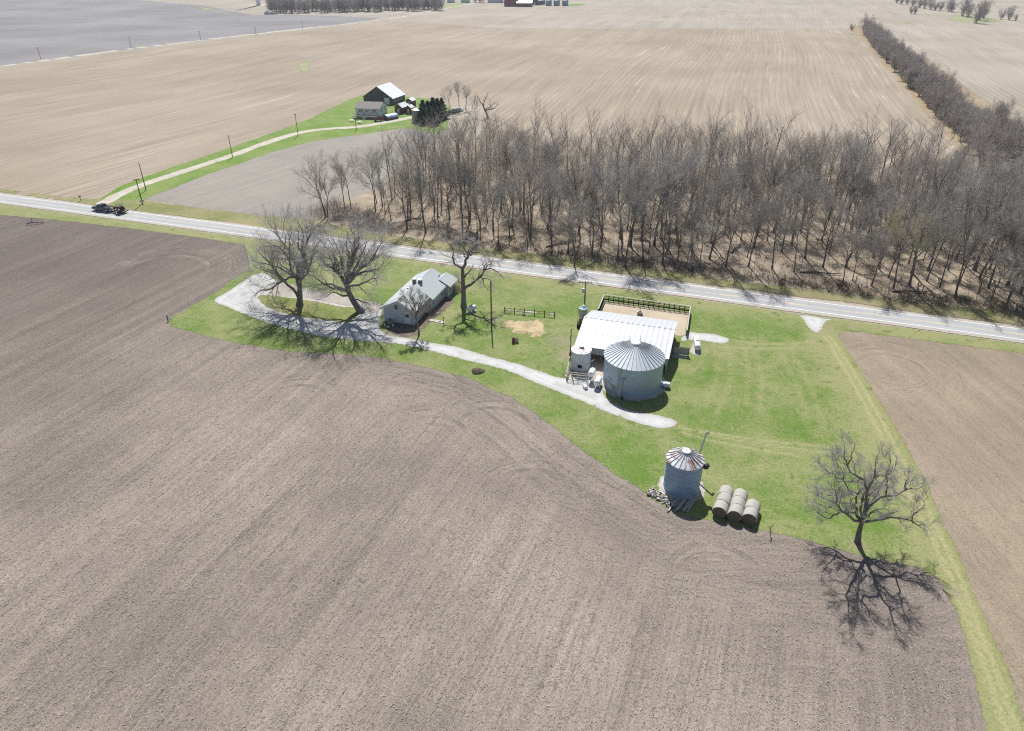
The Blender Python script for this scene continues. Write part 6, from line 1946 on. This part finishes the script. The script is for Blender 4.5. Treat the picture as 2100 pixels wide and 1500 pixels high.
bd_ = MB().box(-2.82, -0.85, -0.8, 0.8, 1.19, 1.215).build("bed", M['black'], pk)
MB().box(-2.85, -0.8, -0.95, -0.81, 1.19, 1.28).box(-2.85, -0.8, 0.81, 0.95, 1.19, 1.28).box(-2.93, -2.83, -0.95, 0.95, 1.19, 1.27).build("bed_rail", M['navy'], pk)
MB().box(2.9, 3.02, -0.95, 0.95, 0.48, 0.68).build("bumper", M['chrome'], pk)
MB().box(-3.08, -2.95, -0.95, 0.95, 0.48, 0.66).build("bumper", M['chrome'], pk)
for sx in (1.9, -1.85):
    for s in (-0.86, 0.86): wheel(pk, sx, s, 0.4, 0.28)
tx, ty = G(245, 437)
tr = empty("trailer", (tx, ty, 0.075), vang, "low flat trailer behind the dark blue pickup carrying a small red machine", "trailer")
MB().box(-2.2, 1.5, -0.95, 0.95, 0.5, 0.6).build("deck", M['wood'], tr)
MB().box(1.5, 3.0, -0.05, 0.05, 0.48, 0.58).build("hitch", M['steel'], tr)
MB().box(-2.25, 1.55, -1.03, -0.96, 0.45, 0.66).box(-2.25, 1.55, 0.96, 1.03, 0.45, 0.66).box(-2.3, -2.21, -1.03, 1.03, 0.45, 0.66).build("rail", M['black'], tr)
for s in (-1.18, 1.18): wheel(tr, -0.5, s, 0.36, 0.22); MB().box(-1.0, 0.0, s - 0.14, s + 0.14, 0.74, 0.78).build("fender", M['chrome'], tr)
mc = empty("small_tractor", (tx, ty, 0.68), vang, "small reddish-brown tractor with dark canopy loaded on the trailer", "tractor")
MB().box(-0.3, 1.3, -0.3, 0.3, 0.45, 1.05).build("hood", M['rustred'], mc, bevel=0.06)
MB().box(-1.5, -0.2, -0.4, 0.4, 0.35, 0.75).build("chassis", M['black'], mc, bevel=0.04)
MB().box(-1.2, -0.75, -0.28, 0.28, 0.76, 0.9).box(-1.32, -1.2, -0.28, 0.28, 0.76, 1.35).build("seat", M['black'], mc)
cp = MB()
for sx in (-1.35, -0.35):
    for s in (-0.55, 0.55): cp.tube((sx, s, 0.5), (sx, s, 1.75), 0.03)
cp = cp.build("roll_frame", M['black'], mc)
MB().box(-1.5, -0.2, -0.65, 0.65, 1.751, 1.82).build("canopy", M['olive'], cp)
MB().tube((0.6, 0.1, 1.0), (0.6, 0.1, 1.5), 0.04).build("exhaust", M['steel'], mc)
MB().tube((-0.3, 0, 0.95), (-0.6, 0, 1.2), 0.03).lathe([(0.2, 0), (0.2, 0.03)], (-0.6, 0, 1.2), 14).build("steering_wheel", M['black'], mc)
for s in (-0.62, 0.62): wheel(mc, -1.0, s, 0.5, 0.3)
for s in (-0.5, 0.5): wheel(mc, 0.9, s, 0.32, 0.2)
MB().tube((1.3, -0.4, 0.3), (2.0, -0.4, 0.5), 0.06).tube((1.3, 0.4, 0.3), (2.0, 0.4, 0.5), 0.06).box(1.95, 2.2, -0.7, 0.7, 0.15, 0.6).build("loader_bucket", M['steel'], mc)

# ---------------------------------------------------------------- far farmyard
fx, fy = G(727, 244)
fh = empty("ranch_house", (fx, fy, 0), -0.16, "pale ranch house with brown-grey roof and raised front deck on the far farm lawn", "house")
L, Wd, ez, rz_ = 10.2, 10.0, 3.9, 5.7
MB().extrude([(2.2, 0.9), (2.2 + Wd, 0.9), (2.2 + Wd, ez), (2.2 + Wd / 2, rz_ - 0.1), (2.2, ez)], 'x', 0, L).build("wall", M['vinyl'], fh)
MB().box(0.02, L - 0.02, 2.23, 2.17 + Wd, 0, 0.9).build("foundation", M['block'], fh)
MB().slab([(-0.4, 1.75, ez - 0.12), (L + 0.4, 1.75, ez - 0.12), (L + 0.4, 2.2 + Wd / 2, rz_), (-0.4, 2.2 + Wd / 2, rz_)], 0.14).slab([(-0.4, 2.2 + Wd / 2, rz_), (L + 0.4, 2.2 + Wd / 2, rz_), (L + 0.4, 2.65 + Wd, ez - 0.12), (-0.4, 2.65 + Wd, ez - 0.12)], 0.14).build("roof", M['shingle2'], fh)
for xx in (1.8, 2.6, 7.7, 8.6): window(fh, (xx, 2.2, 2.9), 0.55, 1.1, 's')
dr = MB().box(4.4, 5.3, 2.14, 2.22, 1.35, 3.4).build("door", M['white'], fh)
MB().box(4.55, 5.15, 2.12, 2.139, 2.4, 3.2).build("pane", M['glass'], dr)
for yy in (4.0, 6.6, 9.6): window(fh, (L, yy, 2.9), 0.9, 1.0, 'e')
dk = MB().box(-0.6, L - 0.2, -0.6, 2.19, 1.15, 1.3).build("deck", M['greywood'], fh)
sk = MB()
for k in range(28):
    xx = -0.6 + k * 0.36
    if 4.0 < xx < 5.4: continue
    sk.box(xx, xx + 0.12, -0.6, -0.56, 0, 1.15).box(xx, xx + 0.05, -0.6, -0.56, 1.3, 2.1)
sk.box(-0.6, 4.0, -0.62, -0.54, 2.1, 2.2).box(5.4, L - 0.2, -0.62, -0.54, 2.1, 2.2).box(-0.6, -0.52, -0.6, 2.18, 2.1, 2.2)
sk.build("railing", M['greywood'], dk)
sp = MB()
for k in range(6): sp.box(4.1, 5.3, -0.65 - 0.3 * (k + 1), -0.63 - 0.3 * k, 0.95 - 0.19 * k, 1.0 - 0.19 * k)
for xx in (4.02, 5.32): sp.slab([(xx, -0.6, 2.1), (xx + 0.06, -0.6, 2.1), (xx + 0.06, -2.5, 0.9), (xx, -2.5, 0.9)], 0.1)
sp.build("stairs", M['greywood'], dk)

fbx, fby = G(806, 216); fbx -= 14.8 * math.cos(0.34); fby += 14.8 * math.sin(0.34)
fb = empty("old_barn", (fbx, fby, 0), -0.34, "tall weathered dark wooden barn with bright white metal roof behind the ranch house", "barn")
GW, GL = 14.8, 12.0
ez, rz_ = 3.0, 7.5
MB().extrude([(0, 0), (GW, 0), (GW, ez), (GW / 2, rz_ - 0.15), (0, ez)], 'y', 0, GL).build("wall", M['oldbarn'], fb)
MB().slab([(-0.4, -0.4, ez - 0.35), (GW / 2, -0.4, rz_), (GW / 2, GL + 0.4, rz_), (-0.4, GL + 0.4, ez - 0.35)][::-1], 0.12).slab([(GW / 2, -0.4, rz_), (GW + 0.4, -0.4, ez - 0.35), (GW + 0.4, GL + 0.4, ez - 0.35), (GW / 2, GL + 0.4, rz_)][::-1], 0.12).build("roof", M['farroof'], fb)
MB().box(10.6, 13.2, -0.06, 0.02, 0.1, 2.9).build("door", M['white'], fb)
for yy in (2.5, 5.5, 8.5): window(fb, (GW, yy, 1.7), 1.1, 1.0, 'e')


def shed(px, rz, w, l, ez, rz_, wall, roof, label, cat="shed", name="shed", door=True):
    o = empty(name, (*G(*px), 0), rz, label, cat)
    MB().extrude([(0, 0), (w, 0), (w, ez), (w / 2, rz_ - 0.08), (0, ez)], 'y', 0, l).build("wall", wall, o)
    MB().slab([(-0.25, -0.25, ez - 0.1), (w / 2, -0.25, rz_), (w / 2, l + 0.25, rz_), (-0.25, l + 0.25, ez - 0.1)][::-1], 0.08).slab([(w / 2, -0.25, rz_), (w + 0.25, -0.25, ez - 0.1), (w + 0.25, l + 0.25, ez - 0.1), (w / 2, l + 0.25, rz_)][::-1], 0.08).build("roof", roof, o)
    if door: MB().box(w * 0.35, w * 0.65, -0.05, 0.02, 0.05, min(2.0, ez - 0.2)).build("door", M['white'], o)
    return o


shed((810, 233), -0.4, 3.6, 5.5, 2.6, 4.0, M['brownwood'], M['farroof'], "brown shed with white roof behind the thin utility pole of the far farmyard")
shed((822, 230), -0.4, 2.6, 3.4, 2.2, 3.0, M['redwood'], M['farroof'], "small red lean shed joined to the right of the brown shed")
shed((832.5, 233.5), -0.4, 2.5, 2.8, 2.5, 3.4, M['redwood'], M['farroof'], "narrow dark red shed beside the farm lane near the silo")
shed((833, 219), -0.4, 3.0, 3.6, 2.6, 3.6, M['brownwood'], M['farroof'], "dark brown hut with white roof at the back of the far farmyard")
q = empty("quonset_shed", (*G(790, 247), 0), -0.75, "low dark half-round shed with pale metal roof beside the ranch house", "shed")
pr_ = [(1.9 * math.cos(t), 1.9 * math.sin(t) * 1.05) for t in np.linspace(0, math.pi, 13)]
MB().extrude(pr_, 'y', 0.15, 5.5).build("wall", M['oldbarn'], q)
rf = MB()
for i in range(2, 10):
    (a0, c0), (a1, c1) = pr_[i], pr_[i + 1]
    rf.hexa([(a0, 0, c0 + .01), (a1, 0, c1 + .01), (a1, 5.7, c1 + .01), (a0, 5.7, c0 + .01)], [(a0 * 1.05, 0, c0 * 1.05 + .02), (a1 * 1.05, 0, c1 * 1.05 + .02), (a1 * 1.05, 5.7, c1 * 1.05 + .02), (a0 * 1.05, 5.7, c0 * 1.05 + .02)])
rf.build("roof", M['galv'], q)
o = empty("wagon", (*G(777, 249), 0), 0.45, "brown open box wagon parked on the lawn in front of the ranch house", "wagon")
MB().box(-1.9, 1.9, -0.9, 0.9, 0.6, 0.7).box(-1.9, 1.9, -0.9, -0.82, 0.7, 1.35).box(-1.9, 1.9, 0.82, 0.9, 0.7, 1.35).box(-1.9, -1.82, -0.82, 0.82, 0.7, 1.35).box(1.82, 1.9, -0.82, 0.82, 0.7, 1.35).build("box", M['brownwood'], o)
for sx in (-1.2, 1.2):
    for s in (-0.95, 0.95): wheel(o, sx, s, 0.35, 0.18)
o = empty("silo", (*G(856, 250), 0), 0, "short grey stave silo half hidden by the dark pines", "silo")
MB().lathe([(2.1, 0), (2.1, 4.6)], n=28).build("wall", M['silo'], o, True)
MB().lathe([(2.15, 4.6), (2.15, 4.75), (1.2, 5.1), (0.1, 5.25)], n=28).build("roof", M['steel'], o)
for i, (u, v) in enumerate(((721, 250), (738, 253))):
    o = empty("picnic_table", (*G(u, v), 0), 0.3 + i, ["white picnic table on the far lawn nearest the ranch house steps", "white bench table on the far lawn close to the lane"][i], "table")
    MB().box(-0.9, 0.9, -0.4, 0.4, 0.7, 0.76).build("tabletop", M['white'], o)
    MB().box(-0.9, 0.9, -0.95, -0.65, 0.42, 0.47).box(-0.9, 0.9, 0.65, 0.95, 0.42, 0.47).build("bench", M['white'], o)
    lg = MB()
    for sx in (-0.65, 0.65): lg.tube((sx, -0.75, 0), (sx, -0.25, 0.7), 0.04).tube((sx, 0.75, 0), (sx, 0.25, 0.7), 0.04)
    lg.build("leg", M['white'], o)


def old_car(px, rz, mat, label):
    o = empty("scrap_car", (*G(*px), 0), rz, label, "car", "scrap cars by the far farmyard")
    MB().extrude([(2.1, 0.35), (2.15, 0.75), (1.0, 0.92), (-1.9, 0.95), (-2.1, 0.7), (-2.05, 0.35)], 'y', -0.85, 0.85).build("body", mat, o, bevel=0.05)
    MB().hexa([(0.95, -0.78, 0.9), (0.95, 0.78, 0.9), (-1.4, 0.78, 0.9), (-1.4, -0.78, 0.9)][::-1], [(0.3, -0.6, 1.42), (0.3, 0.6, 1.42), (-1.0, 0.6, 1.42), (-1.0, -0.6, 1.42)][::-1]).build("cabin", M['glass'], o)
    MB().box(-1.0, 0.3, -0.6, 0.6, 1.421, 1.46).build("roof", mat, o)
    for sx in (1.3, -1.25):
        for s in (-0.78, 0.78): wheel(o, sx, s, 0.32, 0.2)


old_car((925, 234), 0.5, M['black'], "black scrap car nearest the rightmost pine")
old_car((933, 231), 0.2, M['navy'], "dark blue scrap car in the middle of the row")
old_car((942, 229), 0.9, M['tank'], "white scrap car at the right end of the row")
old_car((913, 245), 0.1, M['tank'], "white scrap car low at the edge of the woodland")
stems(gp([(875, 256), (890, 254), (893, 262), (878, 264)]), 26, 0.5, 1.3, 0.03, 12, "brush_pile", "orange-brown brush pile in front of the dark pines", bark("orange_brush", (0.45, 0.24, 0.13), (0.52, 0.32, 0.2)), 0.8)

# ---------------------------------------------------------------- distant farmstead at the top
shed((1034, 13.5), -0.12, 17, 16, 8, 11.5, M['farred'], M['farroof'], "distant dark red barn with white roof, left of the pair", "barn", "barn", False).rotation_euler = (0, 0, -0.12)
o = empty("machine_shed", (*G(1059, 14.5), 0), -0.1, "long low distant red shed with white roof, right of the pair", "shed")
MB().box(0, 19, 0, 12, 0, 4.2).build("wall", M['farred'], o)
MB().slab([(-0.4, -0.4, 4.25), (19.4, -0.4, 4.25), (19.4, 12.4, 8), (-0.4, 12.4, 8)], 0.2).build("roof", M['farroof'], o)
MB().extrude([(0.02, 4.2), (12, 4.2), (12, 7.9)], 'x', 0.02, 18.98).build("gable", M['farred'], o)
shed((1089, 10.5), -0.5, 11, 18, 5, 9, M['oldbarn'], M['farroof'], "distant dark gabled barn between the long red shed and the blue bins", "barn", "barn")
for i, (u, nm) in enumerate(((1125, "left"), (1141.5, "middle"), (1159, "right"))):
    o = empty("grain_bin", (*G(u, 12), 0), 0, f"{nm} one of three blue-grey bins at the distant farmstead", "grain bin", "three distant blue-grey bins")
    MB().lathe([(3.9, 0), (3.9, 6.2)], n=24).build("wall", M['bluebin2'], o, True)
    MB().lathe([(4.0, 6.2), (0.5, 8.6)], n=24).build("roof", M['galvroof'], o)
for (u, w, lab) in ((917, 9, "leftmost white house at the top beside the distant tree belt"), (945, 11, "long pale house at the top left of the distant farmstead"), (1000, 16, "low pale blue shed left of the distant red barns"), (1017, 9, "white house just left of the distant red barns")):
    shed((u, 6), -0.1, w, 9, 4, 6.5, M['vinyl'], M['shingle'], lab, "house", "farm_house")

# wind turbine far off, its tower foot in view
wx, wy = G(531, 11)
wtb = empty("wind_turbine", (wx, wy, 0), 0, "pale wind turbine tower standing in the far grey field at the top", "wind turbine")
MB().lathe([(3.0, 0), (2.5, 30), (1.6, 80)], n=28).build("tower", M['turbine'], wtb, True)
nc = MB().box(-1.8, 1.8, -5, 5, 80, 83.6).build("nacelle", M['turbine'], wtb, bevel=0.4)
MB().lathe([(1.6, 0), (1.5, 1.5), (0.5, 2.6)], (0, 0, 0), 16).build("hub", M['turbine'], nc)
hub = [c for c in nc.children][0]; hub.location = (0, -5, 81.8); hub.rotation_euler = (math.pi / 2, 0, 0)
for k in range(3):
    a = math.radians(90 + 120 * k)
    d = Vector((math.cos(a), 0, math.sin(a))); t = Vector((-math.sin(a), 0, math.cos(a)))
    c0 = Vector((0, -6.2, 81.8))
    q0 = [c0 + d * 1.2 + t * s + Vector((0, yy, 0)) for s, yy in ((-1.2, -.3), (1.2, -.3), (1.2, .3), (-1.2, .3))]
    q1 = [c0 + d * 38 + t * s + Vector((0, yy, 0)) for s, yy in ((-.3, -.08), (.5, -.08), (.5, .08), (-.3, .08))]
    MB().hexa(q0, q1).build("blade", M['turbine'], wtb)
sheet("turbine_pad", [(wx + 14 * math.cos(a), wy + 14 * math.sin(a)) for a in np.linspace(0, 2 * math.pi, 24)[:-1]], 0.068, m_lanegr, 6, 0.4, 3)
o = empty("road_culvert", (*G(553, 29.5), 0), 0.2, "pale round boulder heap at the left foot of the distant tree belt", "boulders")
MB().lathe([(6, 0), (5.2, 2), (2.5, 3.4), (0.2, 3.8)], n=12).build("heap", M['rock'], o)
MB().lathe([(2.5, 0), (2.2, 1.2), (0.8, 2.0)], (5.5, -2, 0), 9).build("boulder", M['rock'], o)


# ---------------------------------------------------------------- crop residue and clods on the near tilled field (uncountable)
def scatter(n, ymax, poly, lmin, lmax, wmin, wmax, name, label, mat, z0, power=1.0, lift=0.2):
    poly = np.array(poly)
    y = 22 + (ymax - 22) * rng.uniform(0, 1, n * 2) ** power
    x = rng.uniform(-1, 1, n * 2) * (y * 0.88 + 22)
    X = np.stack([x, y], 1)
    dn = np.sin(x * 0.35 + np.sin(y * 0.21) * 2) * np.sin(y * 0.31 + 1.3 * np.sin(x * 0.17)) * 0.5 + 0.5
    X = X[(rng.uniform(0, 1, len(X)) < 0.35 + 0.65 * dn) & inside(X, poly)][:n]
    m = len(X)
    a = rng.normal(math.radians(68), 0.8, m)
    L = rng.uniform(lmin, lmax, m); w = rng.uniform(wmin, wmax, m)
    d = np.stack([np.cos(a), np.sin(a), rng.normal(0, lift, m)], 1)
    c = np.concatenate([X, np.full((m, 1), z0)], 1) + np.array([0, 0, 1]) * (w * 0.5 + np.abs(d[:, 2]) * L * 0.5)[:, None]
    Pn = np.stack([c - d * (L / 2)[:, None], c + d * (L / 2)[:, None]], 1)
    Rn = np.stack([w, w * 0.8], 1)
    V, F = tubes(Pn, Rn, 3)
    me = mesh_np(name, [(V, F)])
    o = link_mesh(name, me, mat)
    return tag(o, label, "crop residue", None, 'stuff')


b = Mat("corn_stalk")
sn = b.noise(b.pos(), 1.7, 2, 0.5)
m_stalk = b.finish(b.mix(b.step(sn, 0.35, 0.65), (0.42, 0.36, 0.27), (0.64, 0.58, 0.47)), 0.9, 0, 0.15)
m_clod = plain("soil_clod", (0.235, 0.195, 0.16), 0.95, 0, 0.3, 1.0)
scatter(90000, 115, offset(front_field, -0.5), 0.08, 0.34, 0.010, 0.027, "corn_residue", "pale broken corn stalks strewn over the tilled field", m_stalk, 0.03, 1.25)
scatter(7000, 105, offset(front_field, -0.5), 0.04, 0.13, 0.02, 0.05, "soil_clods", "dark clods of turned soil scattered over the tilled field", m_clod, 0.03, 1.2, 0.1)
scatter(9000, 120, offset(right_field, -0.5), 0.10, 0.34, 0.009, 0.022, "corn_residue", "pale broken corn stalks strewn over the side field", m_stalk, 0.03, 1.0)
for o in COL.objects:
    if o.name.startswith("soil_clods"): o["category"] = "soil clods"

# ---------------------------------------------------------------- air
b = Mat("haze_air")
v_ = b.node('ShaderNodeVolumePrincipled')
v_.inputs['Color'].default_value = (0.80, 0.87, 1.0, 1)
v_.inputs['Density'].default_value = 0.00013
v_.inputs['Anisotropy'].default_value = 0.2
b.t.links.new(v_.outputs[0], b.out.inputs['Volume'])
hz = MB().box(-5100, 5100, -400, 9100, -1.0, 96).build("haze", b.m)
tag(hz, "thin pale summer haze over the fields", "haze", None, 'stuff')
